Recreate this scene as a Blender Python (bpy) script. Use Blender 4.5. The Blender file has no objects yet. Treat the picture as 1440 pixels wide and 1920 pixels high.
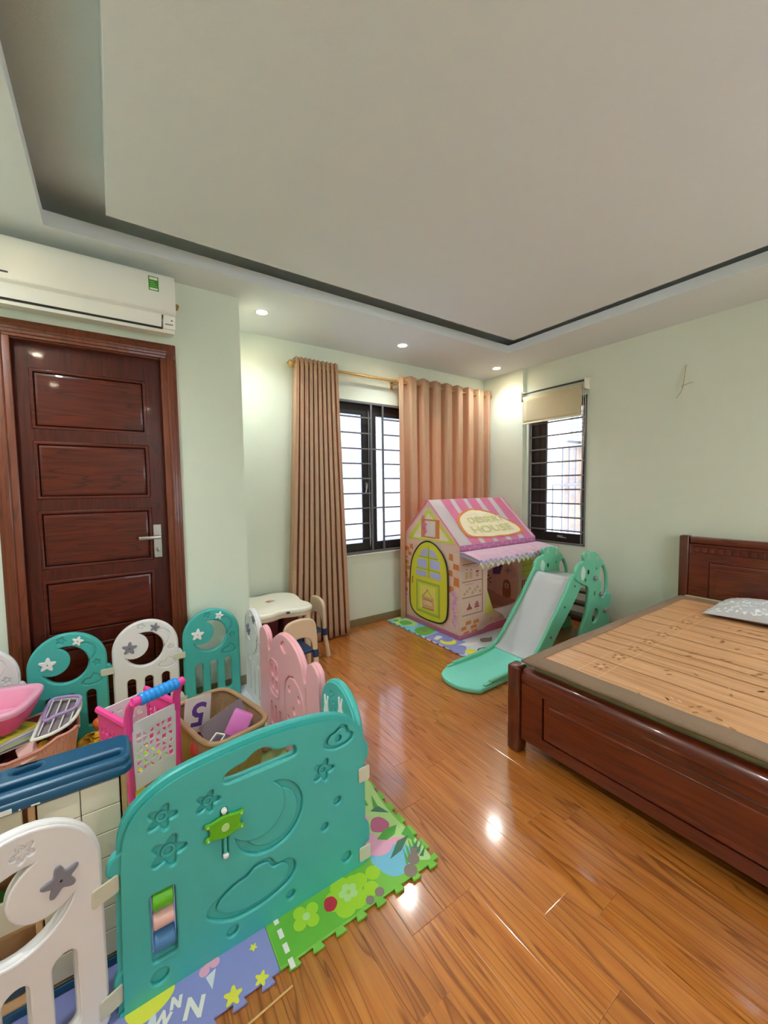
import bpy, bmesh, math, random
from mathutils import Matrix, Vector

rnd = random.Random(7)
sc = bpy.context.scene
COL = sc.collection
PI = math.pi

# ---------------------------------------------------------------- camera
FPX = 743.676
YAW, PITCH, ROLL = 0.971513864, -6.24837268e-2, -1.32252557e-2
fw = Vector((math.cos(YAW) * math.cos(PITCH), math.sin(YAW) * math.cos(PITCH), math.sin(PITCH)))
r0 = Vector((math.sin(YAW), -math.cos(YAW), 0))
u0 = r0.cross(fw)
cr, sr = math.cos(ROLL), math.sin(ROLL)
rt = r0 * cr + u0 * sr
up = u0 * cr - r0 * sr
cd = bpy.data.cameras.new('camera')
cd.sensor_fit = 'HORIZONTAL'
cd.sensor_width = 36
cd.lens = FPX / 1440 * 36
cd.clip_start = 0.02
cam = bpy.data.objects.new('camera', cd)
cam.matrix_world = Matrix(((rt.x, up.x, -fw.x, 0), (rt.y, up.y, -fw.y, 0), (rt.z, up.z, -fw.z, 1.35), (0, 0, 0, 1)))
COL.objects.link(cam)
sc.camera = cam

# ---------------------------------------------------------------- world, exposure
w = bpy.data.worlds.new('World')
sc.world = w
w.use_nodes = True
bg = w.node_tree.nodes['Background']
bg.inputs[0].default_value = (0.88, 0.93, 1.0, 1)
bg.inputs[1].default_value = 3.4
sc.view_settings.view_transform = 'Standard'
sc.view_settings.look = 'None'
sc.view_settings.gamma = 1
sc.view_settings.use_curve_mapping = False
sc.view_settings.exposure = 1.12
sc.cycles.use_denoising = True
sc.cycles.max_bounces = 10
sc.cycles.diffuse_bounces = 6
sc.cycles.transparent_max_bounces = 16
sc.cycles.caustics_reflective = False
sc.cycles.caustics_refractive = False
sc.cycles.sample_clamp_indirect = 6

LAMP_W = 25.0        # each recessed downlight
LAMP_COL = (0.84, 0.94, 1.0)


def portal(loc, rot, sx, sy):
    l = bpy.data.lights.new('window_portal', 'AREA')
    l.shape = 'RECTANGLE'
    l.size, l.size_y = sx, sy
    l.cycles.is_portal = True
    o = bpy.data.objects.new('window_portal', l)
    o.location, o.rotation_euler = loc, rot
    COL.objects.link(o)


portal((2.61, 3.46, 1.44), (-PI / 2, 0, 0), 2.0, 1.46)      # far window, shining towards -Y
portal((3.92, 2.37, 1.48), (0, PI / 2, 0), 1.45, 0.62)      # right window
portal((1.9, -1.96, 1.57), (PI / 2, 0, 0), 1.8, 1.45)         # unseen window behind the camera, added to let light in

# ---------------------------------------------------------------- helpers
WM = {}


def lin(c):
    if isinstance(c, str):
        c = [int(c[i:i + 2], 16) / 255 for i in (0, 2, 4)]
    return tuple(x / 12.92 if x <= 0.04045 else ((x + 0.055) / 1.055) ** 2.4 for x in c)


def mat(name, col, rough=0.5, metal=0.0, tcol=None, var=0.0, vs=8.0, bump=0.0, bs=60.0, coat=0.0, spec=0.5, emit=0.0, trans=0.0, sss=0.0, stretch=(1, 1, 1), bd=0.004):
    m = bpy.data.materials.new(name)
    m.use_nodes = True
    nt = m.node_tree
    p = nt.nodes['Principled BSDF']
    c = lin(col)
    p.inputs['Base Color'].default_value = (*c, 1)
    p.inputs['Roughness'].default_value = rough
    p.inputs['Metallic'].default_value = metal
    p.inputs['Coat Weight'].default_value = coat
    p.inputs['Coat Roughness'].default_value = 0.08
    p.inputs['Specular IOR Level'].default_value = spec
    if emit:
        p.inputs['Emission Color'].default_value = (*c, 1)
        p.inputs['Emission Strength'].default_value = emit
    if sss:
        p.inputs['Subsurface Weight'].default_value = sss
        p.inputs['Subsurface Scale'].default_value = 0.01
    L = nt.links
    if var or bump:
        tc = nt.nodes.new('ShaderNodeTexCoord')
        mp = nt.nodes.new('ShaderNodeMapping')
        mp.inputs['Scale'].default_value = stretch
        L.new(tc.outputs['Object'], mp.inputs[0])
    if var:
        n = nt.nodes.new('ShaderNodeTexNoise')
        n.inputs['Scale'].default_value = vs
        n.inputs['Detail'].default_value = 5
        L.new(mp.outputs[0], n.inputs['Vector'])
        mx = nt.nodes.new('ShaderNodeMix')
        mx.data_type = 'RGBA'
        mx.inputs[6].default_value = (*[x * (1 - var) for x in c], 1)
        mx.inputs[7].default_value = (*[min(1, x * (1 + var)) for x in c], 1)
        L.new(n.outputs['Fac'], mx.inputs[0])
        L.new(mx.outputs[2], p.inputs['Base Color'])
    if bump:
        n2 = nt.nodes.new('ShaderNodeTexNoise')
        n2.inputs['Scale'].default_value = bs
        n2.inputs['Detail'].default_value = 3
        L.new(mp.outputs[0], n2.inputs['Vector'])
        b = nt.nodes.new('ShaderNodeBump')
        b.inputs['Strength'].default_value = bump
        b.inputs['Distance'].default_value = bd
        L.new(n2.outputs['Fac'], b.inputs['Height'])
        L.new(b.outputs[0], p.inputs['Normal'])
    if trans:
        t = nt.nodes.new('ShaderNodeBsdfTranslucent')
        t.inputs[0].default_value = (*(lin(tcol) if tcol else c), 1)
        ms = nt.nodes.new('ShaderNodeMixShader')
        ms.inputs[0].default_value = trans
        L.new(p.outputs[0], ms.inputs[1])
        L.new(t.outputs[0], ms.inputs[2])
        L.new(ms.outputs[0], nt.nodes['Material Output'].inputs[0])
    return m


def wood(name, c1, c2, stretch, rough=0.3, coat=0.6, scale=6.0, per_object=0.0, dark=None, spec=0.5, crough=0.06):
    """Grain runs along the axis with the smallest stretch value."""
    m = bpy.data.materials.new(name)
    m.use_nodes = True
    nt = m.node_tree
    L = nt.links
    N = nt.nodes.new
    p = nt.nodes['Principled BSDF']
    p.inputs['Roughness'].default_value = rough
    p.inputs['Coat Weight'].default_value = coat
    p.inputs['Coat Roughness'].default_value = crough
    p.inputs['Specular IOR Level'].default_value = spec
    tc = N('ShaderNodeTexCoord')
    mp = N('ShaderNodeMapping')
    mp.inputs['Scale'].default_value = stretch
    vec = tc.outputs['Object']
    oi = N('ShaderNodeObjectInfo')
    if per_object:
        ad = N('ShaderNodeVectorMath')
        ad.operation = 'MULTIPLY_ADD'
        cb = N('ShaderNodeCombineXYZ')
        for i in range(3):
            L.new(oi.outputs['Random'], cb.inputs[i])
        L.new(cb.outputs[0], ad.inputs[0])
        ad.inputs[1].default_value = (7.3, 11.1, 5.7)
        L.new(vec, ad.inputs[2])
        vec = ad.outputs[0]
    L.new(vec, mp.inputs[0])
    n1 = N('ShaderNodeTexNoise')
    n1.inputs['Scale'].default_value = scale
    n1.inputs['Detail'].default_value = 6
    n1.inputs['Distortion'].default_value = 0.6
    L.new(mp.outputs[0], n1.inputs['Vector'])
    # cathedral figure: rings of a slow noise
    n2 = N('ShaderNodeTexNoise')
    n2.inputs['Scale'].default_value = scale * 0.35
    n2.inputs['Detail'].default_value = 1.5
    L.new(mp.outputs[0], n2.inputs['Vector'])
    mu = N('ShaderNodeMath')
    mu.operation = 'MULTIPLY'
    mu.inputs[1].default_value = 9.0
    L.new(n2.outputs['Fac'], mu.inputs[0])
    fr = N('ShaderNodeMath')
    fr.operation = 'FRACT'
    L.new(mu.outputs[0], fr.inputs[0])
    rp = N('ShaderNodeValToRGB')
    rp.color_ramp.elements[0].position = 0.0
    rp.color_ramp.elements[0].color = (0, 0, 0, 1)
    rp.color_ramp.elements[1].position = 0.22
    rp.color_ramp.elements[1].color = (1, 1, 1, 1)
    e = rp.color_ramp.elements.new(0.93)
    e.color = (1, 1, 1, 1)
    e = rp.color_ramp.elements.new(1.0)
    e.color = (0, 0, 0, 1)
    L.new(fr.outputs[0], rp.inputs[0])
    mx = N('ShaderNodeMix')
    mx.data_type = 'RGBA'
    mx.inputs[6].default_value = (*lin(c1), 1)
    mx.inputs[7].default_value = (*lin(c2), 1)
    rm = N('ShaderNodeMapRange')
    rm.inputs[1].default_value = 0.32
    rm.inputs[2].default_value = 0.68
    L.new(n1.outputs['Fac'], rm.inputs[0])
    L.new(rm.outputs[0], mx.inputs[0])
    dk = N('ShaderNodeMix')
    dk.data_type = 'RGBA'
    dk.inputs[6].default_value = (*lin(dark or c1), 1)
    L.new(rp.outputs[0], dk.inputs[0])
    L.new(mx.outputs[2], dk.inputs[7])
    out = dk.outputs[2]
    if per_object:
        hs = N('ShaderNodeHueSaturation')
        mr = N('ShaderNodeMapRange')
        mr.inputs[3].default_value = 1 - per_object
        mr.inputs[4].default_value = 1 + per_object
        L.new(oi.outputs['Random'], mr.inputs[0])
        L.new(mr.outputs[0], hs.inputs['Value'])
        L.new(out, hs.inputs['Color'])
        out = hs.outputs[0]
    L.new(out, p.inputs['Base Color'])
    return m


def add_xf(bm, me, M):
    if M is not None:
        me.transform(M)
        if M.determinant() < 0:
            me.flip_normals()
    bm.from_mesh(me)
    bpy.data.meshes.remove(me)


def box(bm, x0, x1, y0, y1, z0, z1, bev=0.0, seg=2, M=None):
    t = bmesh.new()
    bmesh.ops.create_cube(t, size=1, matrix=Matrix.Translation(((x0 + x1) / 2, (y0 + y1) / 2, (z0 + z1) / 2)) @ Matrix.Diagonal((abs(x1 - x0), abs(y1 - y0), abs(z1 - z0), 1)))
    if bev:
        bmesh.ops.bevel(t, geom=list(t.edges), offset=bev, segments=seg, affect='EDGES', profile=0.5, clamp_overlap=True)
    me = bpy.data.meshes.new('t')
    t.to_mesh(me)
    t.free()
    add_xf(bm, me, M)


def frames(pts, closed=False):
    n = len(pts)
    T = []
    for i in range(n):
        if closed:
            d = pts[(i + 1) % n] - pts[i - 1]
        else:
            d = pts[min(i + 1, n - 1)] - pts[max(i - 1, 0)]
        T.append(d.normalized() if d.length > 1e-9 else Vector((0, 0, 1)))
    a = Vector((0, 0, 1)) if abs(T[0].z) < 0.9 else Vector((1, 0, 0))
    U = [(a - T[0] * a.dot(T[0])).normalized()]
    for i in range(1, n):
        q = T[i - 1].rotation_difference(T[i])
        v = q @ U[-1]
        U.append((v - T[i] * v.dot(T[i])).normalized())
    return T, U


def tube(bm, pts, r, n=8, closed=False, sx=1.0, M=None):
    pts = [Vector(p) for p in pts]
    T, U = frames(pts, closed)
    rs = r if isinstance(r, (list, tuple)) else [r] * len(pts)
    rings = []
    for p, t, u, rr in zip(pts, T, U, rs):
        v = t.cross(u)
        ring = []
        for k in range(n):
            a = 2 * PI * k / n
            q = p + u * (math.cos(a) * rr) + v * (math.sin(a) * rr * sx)
            ring.append(bm.verts.new(M @ q if M is not None else q))
        rings.append(ring)
    m = len(rings)
    for i in range(m if closed else m - 1):
        A, B = rings[i], rings[(i + 1) % m]
        for k in range(n):
            bm.faces.new((A[k], A[(k + 1) % n], B[(k + 1) % n], B[k]))
    if not closed:
        bm.faces.new(rings[0][::-1])
        bm.faces.new(rings[-1])


def lathe(bm, prof, M=None, n=20):
    """prof: (radius, z) from bottom to top."""
    rings = []
    for r, z in prof:
        if r < 1e-6:
            q = Vector((0, 0, z))
            rings.append([bm.verts.new(M @ q if M is not None else q)])
        else:
            ring = []
            for k in range(n):
                q = Vector((r * math.cos(2 * PI * k / n), r * math.sin(2 * PI * k / n), z))
                ring.append(bm.verts.new(M @ q if M is not None else q))
            rings.append(ring)
    for A, B in zip(rings, rings[1:]):
        for k in range(n):
            a, b, c, d = A[k % len(A)], A[(k + 1) % n % len(A)], B[(k + 1) % n % len(B)], B[k % len(B)]
            vs = []
            for x in (a, b, c, d):
                if x not in vs:
                    vs.append(x)
            if len(vs) >= 3:
                try:
                    bm.faces.new(vs)
                except ValueError:
                    pass
    if len(rings[0]) > 1:
        bm.faces.new(rings[0][::-1])
    if len(rings[-1]) > 1:
        bm.faces.new(rings[-1])


def poly_area(P):
    return abs(sum(P[k - 1][0] * P[k][1] - P[k][0] * P[k - 1][1] for k in range(len(P)))) / 2


def curve_mesh(outline, holes, t, bev, seg):
    """Filled, bevelled outline with holes. The fill is checked and retried with a tiny jitter when it loses a hole."""
    want = poly_area(outline) - sum(poly_area(h) for h in holes)
    loops = [outline] + list(holes)
    for attempt in range(8):
        cu = bpy.data.curves.new('c', 'CURVE')
        cu.dimensions = '2D'
        cu.fill_mode = 'BOTH'
        cu.extrude = max(t / 2 - bev, 0)
        cu.bevel_depth = bev
        cu.bevel_resolution = seg - 1
        if t == 0:
            cu.fill_mode = 'FRONT'
        if bev:
            cu.offset = -bev
        for poly in loops:
            sp = cu.splines.new('POLY')
            sp.points.add(len(poly) - 1)
            q = attempt * 4e-5
            for i, (a, b) in enumerate(poly):
                sp.points[i].co = (a + rnd.uniform(-q, q), b + rnd.uniform(-q, q), 0, 1) if attempt else (a, b, 0, 1)
            sp.use_cyclic_u = True
        o = bpy.data.objects.new('c', cu)
        me = bpy.data.meshes.new_from_object(o)
        bpy.data.objects.remove(o)
        bpy.data.curves.remove(cu)
        if not holes:
            return me
        flat = sum(p.area for p in me.polygons if abs(p.normal.z) > 0.995) / (1 if t == 0 else 2)
        per = sum(math.dist(h[k - 1], h[k]) for h in loops for k in range(len(h)))
        if want - per * bev * 1.6 - 0.03 * want < flat < want * 1.02:
            return me
        if attempt < 7:
            bpy.data.meshes.remove(me)
    print('FILL', len(outline), len(holes), want, flat)
    return me


def plate(bm, outline, M, t=0.001, bev=0.0, holes=(), z0=0.0, seg=2):
    """Extrude a polygon given in the (x, y) of M from z0 to z0 + t along M's z."""
    me = curve_mesh(outline, holes, t, bev, seg)
    add_xf(bm, me, M @ Matrix.Translation((0, 0, z0 + t / 2)))


def text(bm, s, M, size, t=0.001, align='CENTER', z0=0.0, sx=1.0, bold=0.0):
    cu = bpy.data.curves.new('f', 'FONT')
    cu.body = s
    cu.size = size
    cu.align_x = align
    cu.align_y = 'CENTER'
    cu.extrude = t / 2
    cu.offset = bold
    cu.resolution_u = 3
    o = bpy.data.objects.new('f', cu)
    me = bpy.data.meshes.new_from_object(o)
    bpy.data.objects.remove(o)
    bpy.data.curves.remove(cu)
    add_xf(bm, me, M @ Matrix.Translation((0, 0, z0 + t / 2)) @ Matrix.Diagonal((sx, 1, 1, 1)))


def plane(o, ex, ey, en):
    return Matrix(((ex[0], ey[0], en[0], o[0]), (ex[1], ey[1], en[1], o[1]), (ex[2], ey[2], en[2], o[2]), (0, 0, 0, 1)))


def PY(y, x=0.0, z=0.0):      # plane facing -Y: coordinates (x, z)
    return plane((x, y, z), (1, 0, 0), (0, 0, 1), (0, -1, 0))


def PX(x, y=0.0, z=0.0):      # plane facing -X: coordinates (y, z)
    return plane((x, y, z), (0, 1, 0), (0, 0, 1), (-1, 0, 0))


def PZ(z, x=0.0, y=0.0, a=0.0):      # plane facing up
    return plane((x, y, z), (math.cos(a), math.sin(a), 0), (-math.sin(a), math.cos(a), 0), (0, 0, 1))


def sheet(bm, f, nu, nv):
    g = [[bm.verts.new(f(i / nu, j / nv)) for j in range(nv + 1)] for i in range(nu + 1)]
    for i in range(nu):
        for j in range(nv):
            bm.faces.new((g[i][j], g[i + 1][j], g[i + 1][j + 1], g[i][j + 1]))


def tag(o, label=None, cat=None, group=None, kind=None):
    for k, v in (('label', label), ('category', cat), ('group', group), ('kind', kind)):
        if v:
            o[k] = v
    return o


def thing(name, label, cat, loc=(0, 0, 0), rz=0.0, group=None, kind=None):
    o = bpy.data.objects.new(name, None)
    o.empty_display_size = 0.05
    o.location = loc
    o.rotation_euler = (0, 0, rz)
    COL.objects.link(o)
    WM[o] = Matrix.Translation(loc) @ Matrix.Rotation(rz, 4, 'Z')
    return tag(o, label, cat, group, kind)


def obj(name, bm, m, parent=None, local=False, smooth=35, label=None, kind=None):
    """Link a bmesh as ONE object. Geometry is in world space unless local is set (then in the parent's space)."""
    bmesh.ops.recalc_face_normals(bm, faces=[f for f in bm.faces]) if smooth is not None and len(bm.faces) < 60000 else None
    loc = Vector((0, 0, 0))
    if parent is None:
        xs = [v.co for v in bm.verts]
        lo = Vector([min(c[i] for c in xs) for i in range(3)])
        hi = Vector([max(c[i] for c in xs) for i in range(3)])
        loc = Vector(((lo.x + hi.x) / 2, (lo.y + hi.y) / 2, lo.z))
        bm.transform(Matrix.Translation(-loc))
        W = Matrix.Translation(loc)
    else:
        W = WM[parent]
        if not local:
            bm.transform(W.inverted())
    me = bpy.data.meshes.new(name)
    bm.to_mesh(me)
    bm.free()
    me.materials.append(m)
    if smooth:
        me.polygons.foreach_set('use_smooth', [True] * len(me.polygons))
        me.set_sharp_from_angle(angle=math.radians(smooth))
    o = bpy.data.objects.new(name, me)
    o.location = loc if parent is None else (0, 0, 0)
    if parent is not None:
        o.parent = parent
    COL.objects.link(o)
    WM[o] = W
    return tag(o, label, None, None, kind)


def B():
    return bmesh.new()


def circ(cx, cy, r, n=24, ry=None, a0=0.0):
    ry = r if ry is None else ry
    return [(cx + r * math.cos(a0 + 2 * PI * k / n), cy + ry * math.sin(a0 + 2 * PI * k / n)) for k in range(n)]


def star(cx, cy, r, rot=PI / 2, amp=0.26, n=40):
    P = []
    for k in range(5):
        a, s = rot + 2 * PI * k / 5, 2 * PI / 5
        for d, q in ((-0.24, 0.775), (-0.085, 0.985), (0.085, 0.985), (0.24, 0.775), (0.42, 0.575), (0.58, 0.575)):
            P.append((cx + r * q * math.cos(a + s * d), cy + r * q * math.sin(a + s * d)))
    return smooth_closed(P, 2)


def smooth_closed(P, k=6):
    out = []
    n = len(P)
    for i in range(n):
        p0, p1, p2, p3 = P[i - 1], P[i], P[(i + 1) % n], P[(i + 2) % n]
        for j in range(k):
            t = j / k
            out.append(tuple(0.5 * (2 * p1[c] + (p2[c] - p0[c]) * t + (2 * p0[c] - 5 * p1[c] + 4 * p2[c] - p3[c]) * t * t + (3 * p1[c] - p0[c] - 3 * p2[c] + p3[c]) * t ** 3) for c in range(len(p1))))
    return out


def smooth_open(P, k=6):
    P = [P[0]] + list(P) + [P[-1]]
    out = []
    for i in range(1, len(P) - 2):
        p0, p1, p2, p3 = P[i - 1], P[i], P[i + 1], P[i + 2]
        for j in range(k):
            t = j / k
            out.append(tuple(0.5 * (2 * p1[c] + (p2[c] - p0[c]) * t + (2 * p0[c] - 5 * p1[c] + 4 * p2[c] - p3[c]) * t * t + (3 * p1[c] - p0[c] - 3 * p2[c] + p3[c]) * t ** 3) for c in range(len(p1))))
    out.append(tuple(P[-2]))
    return out


def rrect(x0, x1, y0, y1, r, n=5):
    out = []
    for cx, cy, a in ((x1 - r, y1 - r, 0), (x0 + r, y1 - r, PI / 2), (x0 + r, y0 + r, PI), (x1 - r, y0 + r, 1.5 * PI)):
        for k in range(n + 1):
            out.append((cx + r * math.cos(a + PI / 2 * k / n), cy + r * math.sin(a + PI / 2 * k / n)))
    return out


def rect(x0, x1, y0, y1):
    return [(x0, y0), (x1, y0), (x1, y1), (x0, y1)]


def crescent(c1, r1, c2, r2, n=14):
    """Disc (c1, r1) less disc (c2, r2)."""
    dx, dy = c2[0] - c1[0], c2[1] - c1[1]
    d = math.hypot(dx, dy)
    a = (d * d + r1 * r1 - r2 * r2) / (2 * d)
    base = math.atan2(dy, dx)
    h1 = math.acos(max(-1, min(1, a / r1)))
    h2 = math.acos(max(-1, min(1, (a - d) / r2)))
    out = []
    for k in range(2 * n + 1):
        t = base + h1 + (2 * PI - 2 * h1) * k / (2 * n)
        out.append((c1[0] + r1 * math.cos(t), c1[1] + r1 * math.sin(t)))
    for k in range(1, 2 * n):
        t = base - h2 - (2 * PI - 2 * h2) * k / (2 * n)
        out.append((c2[0] + r2 * math.cos(t), c2[1] + r2 * math.sin(t)))
    return out


def scaled(P, s, cx=None, cy=None):
    cx = sum(p[0] for p in P) / len(P) if cx is None else cx
    cy = sum(p[1] for p in P) / len(P) if cy is None else cy
    return [(cx + (x - cx) * s, cy + (y - cy) * s) for x, y in P]


def decal(name, polys, M, m, parent, t=0.0008, z0=0.0, label=None):
    o = None
    for i, p in enumerate(polys):      # every printed or applied piece is a part of its own
        bm = B()
        plate(bm, p, M, t, z0=z0 + 0.00004 * i)
        q = obj(name, bm, m, parent, label=label)
        o = o or q
    return o


def solidify(o, t, off=0.0):
    m = o.modifiers.new('solid', 'SOLIDIFY')
    m.thickness = abs(t)
    m.offset = off

# ---------------------------------------------------------------- materials
M = dict(
    wall=mat('wall_paint', 'e0e8d6', 0.75, var=0.02, vs=1.5, bump=0.15, bs=180, spec=0.2),
    ceil=mat('ceiling_paint', 'e2e6e4', 0.85, bump=0.1, bs=220, spec=0.2),
    floorbase=mat('floor_gap', '6e3e16', 0.4),
    floor=wood('laminate', 'a65c1e', 'c07a34', (9, 0.5, 9), rough=0.28, coat=1.0, scale=5.0, per_object=0.06, dark='864814', crough=0.11),
    cherry=wood('dark_cherry_wood', '43130a', '551b0c', (9, 9, 0.7), rough=0.35, coat=0.22, scale=5, dark='38100a', spec=0.3),
    cherry_x=wood('dark_cherry_wood_across', '4a170a', '62220e', (0.7, 9, 9), rough=0.35, coat=0.22, scale=5, dark='3c120a', spec=0.3),
    frame=wood('door_frame_wood', '6a3016', '7a3a1c', (9, 9, 0.7), rough=0.4, coat=0.2, scale=5, dark='5a2a12'),
    bedwood=wood('lacquered_bed_wood', '5a1e0a', '6e2a10', (9, 0.7, 9), rough=0.28, coat=0.5, scale=4, dark='4a1a08'),
    bedwood_z=wood('lacquered_bed_wood_upright', '541e0a', '662a10', (9, 9, 0.7), rough=0.28, coat=0.5, scale=4, dark='4a1a08'),
    steel=mat('brushed_steel', 'b4b0a6', 0.35, metal=0.9),
    darkalu=mat('dark_aluminium', '2a2422', 0.45, spec=0.4),
    grille=mat('grey_grille_paint', '6e6c6a', 0.45, spec=0.5),
    base=mat('skirting', '8a7a54', 0.45, var=0.1),
    white=mat('white_plastic', 'f0eee4', 0.35, var=0.02),
    acw=mat('air_conditioner_white', 'f2f0e6', 0.35),
    acgap=mat('dark_gap', '3a3a34', 0.7),
    lampem=mat('lamp_glow', 'fff8ec', 0.5, emit=40.0),
    gold=mat('gold_rod', 'c9a468', 0.3, metal=0.7),
    bronze=mat('bronze', 'a88450', 0.35, metal=0.6),
    curtain=mat('satin_curtain', 'd2be9c', 0.42, var=0.04, vs=30, bump=0.1, bs=200, trans=0.40, tcol='ffa468', stretch=(1, 1, 0.1)),
    blind=mat('cream_blind', 'd8cba6', 0.8, trans=0.15),
    black=mat('black', '161414', 0.5),
    dark=mat('dark_grey', '3c3a3a', 0.5),
    turq=mat('turquoise_plastic', '46b0a8', 0.36, spec=0.5, var=0.02),
    turq2=mat('turquoise_inset', '58bfb3', 0.45),
    penw=mat('white_pen_plastic', 'e6e2e0', 0.42, spec=0.45),
    penpink=mat('pink_pen_plastic', 'efaeb4', 0.42, spec=0.45),
    clip=mat('milky_clip', 'd8d4bc', 0.4, trans=0.1),
    greystar=mat('grey_plastic', '84808a', 0.5),
    starw=mat('white_star_plastic', 'f2eee8', 0.45),
    green=mat('green_plastic', '5fae1e', 0.35),
    greend=mat('dark_green_plastic', '3c8a2a', 0.5),
    lgreen=mat('bright_green', '6cb43c', 0.35),
    lpink=mat('pale_pink_plastic', 'e8b8ae', 0.4),
    lblue=mat('steel_blue_plastic', '4a7fae', 0.4),
    navy=mat('navy_plastic', '1d3a5c', 0.4),
    petrol=mat('petrol_blue_plastic', '174e6e', 0.32, spec=0.55),
    beige=mat('beige_plastic', 'dec2a0', 0.45),
    cream=mat('cream_plastic', 'efead8', 0.4),
    tilecream=mat('warm_cream_panel', 'e6d8be', 0.5),
    cartpink=mat('hot_pink_plastic', 'f0459a', 0.35),
    cartwhite=mat('cart_white', 'eee6ea', 0.4),
    gripblue=mat('blue_grip', '1f8fe0', 0.4),
    basketpink=mat('salmon_pink_basket', 'd99086', 0.5),
    basketbrown=mat('brown_basket', 'a88660', 0.5),
    magenta=mat('orchid_pink', 'e07ac4', 0.4),
    tubpink=mat('pale_pink_tub', 'f2a8c4', 0.35),
    tubred=mat('deep_pink', 'd84a78', 0.4),
    lilac=mat('lilac_plastic', 'b898cc', 0.4),
    purple=mat('purple_print', '6c4694', 0.6),
    paper=mat('paper', 'ece8e0', 0.7),
    greycard=mat('grey_card', '8c7e84', 0.7),
    red=mat('red_plastic', 'c84038', 0.4),
    redbrown=mat('maroon_plastic', '6a2226', 0.5),
    yellow=mat('yellow_plastic', 'eab02a', 0.45),
    orange=mat('orange_plastic', 'e4762a', 0.45),
    skin=mat('mint_mat_edge', 'cfe6d4', 0.8),
    matgreen=mat('mat_green', '7fbf4a', 0.85, var=0.10, vs=9),
    matviolet=mat('mat_violet', '8c90c8', 0.85, var=0.05, vs=9),
    matwhite=mat('mat_white', 'd8dae2', 0.85, var=0.03),
    matblue=mat('mat_blue', '7cc0d8', 0.85),
    matpale=mat('mat_pale_green', 'b4d88a', 0.85),
    matlime=mat('mat_lime', 'a4d02e', 0.85),
    matleaf=mat('mat_leaf_green', '5aa848', 0.85),
    matdeep=mat('mat_deep_green', '4c7a62', 0.85),
    matpink=mat('mat_pink', 'e8a8c0', 0.85),
    matrose=mat('mat_rose', 'c06888', 0.85),
    matred=mat('mat_red', 'b82a3c', 0.85),
    matyellow=mat('mat_yellow', 'e4e04a', 0.85),
    matbrown=mat('mat_taupe', '8a7a70', 0.85),
    matcream=mat('mat_cream', 'e8e4d8', 0.85),
    slide=mat('mint_slide_plastic', '74caa4', 0.4, spec=0.5),
    slidebase=mat('aqua_slide_plastic', '7edcc6', 0.4, spec=0.5),
    slidegrey=mat('grey_slide_plastic', 'c4c6c8', 0.3, spec=0.5),
    knob=mat('grey_knob', '9a9a94', 0.5),
    step=mat('taupe_step', '6a5c50', 0.5),
    peach=mat('peach_tent_cloth', 'fadcc6', 0.8, var=0.04, vs=5, bd=0.014, bump=0.7, bs=14, trans=0.30),
    tentpink=mat('pink_tent_cloth', 'f49abe', 0.8, bd=0.014, bump=0.6, bs=16, trans=0.5),
    tentwhite=mat('white_tent_cloth', 'faf2f2', 0.8, bd=0.014, bump=0.7, bs=14, trans=0.5),
    tentpale=mat('pale_pink_frill', 'f4d0e2', 0.8, var=0.12, vs=10, bd=0.014, bump=0.8, bs=30, trans=0.25),
    tentmauve=mat('mauve_band', 'c47aa8', 0.8, bump=0.4, bs=20),
    tentrose=mat('rose_band', 'e0648c', 0.75, bump=0.4, bs=20),
    tentcream=mat('cream_print', 'ecdcba', 0.8, bd=0.014, bump=0.9, bs=14),
    tentlime=mat('lime_print', 'd0d84a', 0.8, bd=0.014, bump=0.6, bs=16),
    tentyellow=mat('yellow_cloth', 'dedc38', 0.75, var=0.05, vs=6, bd=0.014, bump=0.9, bs=16, stretch=(1, 1, 0.4), trans=0.08),
    tentpaleyel=mat('pale_yellow_cloth', 'e8e070', 0.8, bump=0.5, bs=20, trans=0.1),
    brickprint=mat('brick_print', 'd8823e', 0.85, var=0.08, vs=20),
    brownprint=mat('brown_print', 'a8683c', 0.85),
    tanprint=mat('tan_print', 'd8a878', 0.85),
    redprint=mat('red_print', 'b4483c', 0.85),
    groundprint=mat('inner_ground_print', 'cca48c', 0.85),
    trimcream=mat('cream_trim', 'f0ecc4', 0.8, trans=0.1),
    lettering=mat('roof_lettering', 'cbc880', 0.85),
    olive=mat('olive_print', 'a8b83a', 0.85),
    lavender=mat('lavender_print', 'b4b8e8', 0.8, bump=0.4, bs=20),
    flowerprint=mat('flower_print', 'e0a0dc', 0.85, var=0.2, vs=40),
    innerpink=mat('inner_pink_cloth', 'f6d2c8', 0.85, bump=0.5, bs=14, trans=0.55),
    mattress=mat('cream_mattress', 'c4b88a', 0.85, bump=0.3, bs=50),
    matborder=mat('brown_mat_border', '8c735c', 0.9, var=0.10, vs=120, bump=0.5, bs=300),
    greyfab=mat('grey_pillow_cloth', 'c4c4c6', 0.85, bump=0.2, bs=200),
    greyund=mat('taupe_pillow_cloth', '8e8488', 0.85, bump=0.2, bs=200),
    leafw=mat('white_leaf_print', 'f0f0ee', 0.85),
    wire=mat('old_cable', 'a49a80', 0.6),
    stickw=mat('pale_stick', 'd8a868', 0.6),
    neigh=mat('neighbour_wall', 'e6e6ee', 0.9, var=0.06, vs=2.0),
    neighdk=mat('neighbour_brick', 'b09a90', 0.9, var=0.2, vs=12),
    neighgr=mat('neighbour_iron', '75757e', 0.7),
    acgrille=mat('outdoor_unit_grey', '84868c', 0.7),
)


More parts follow.
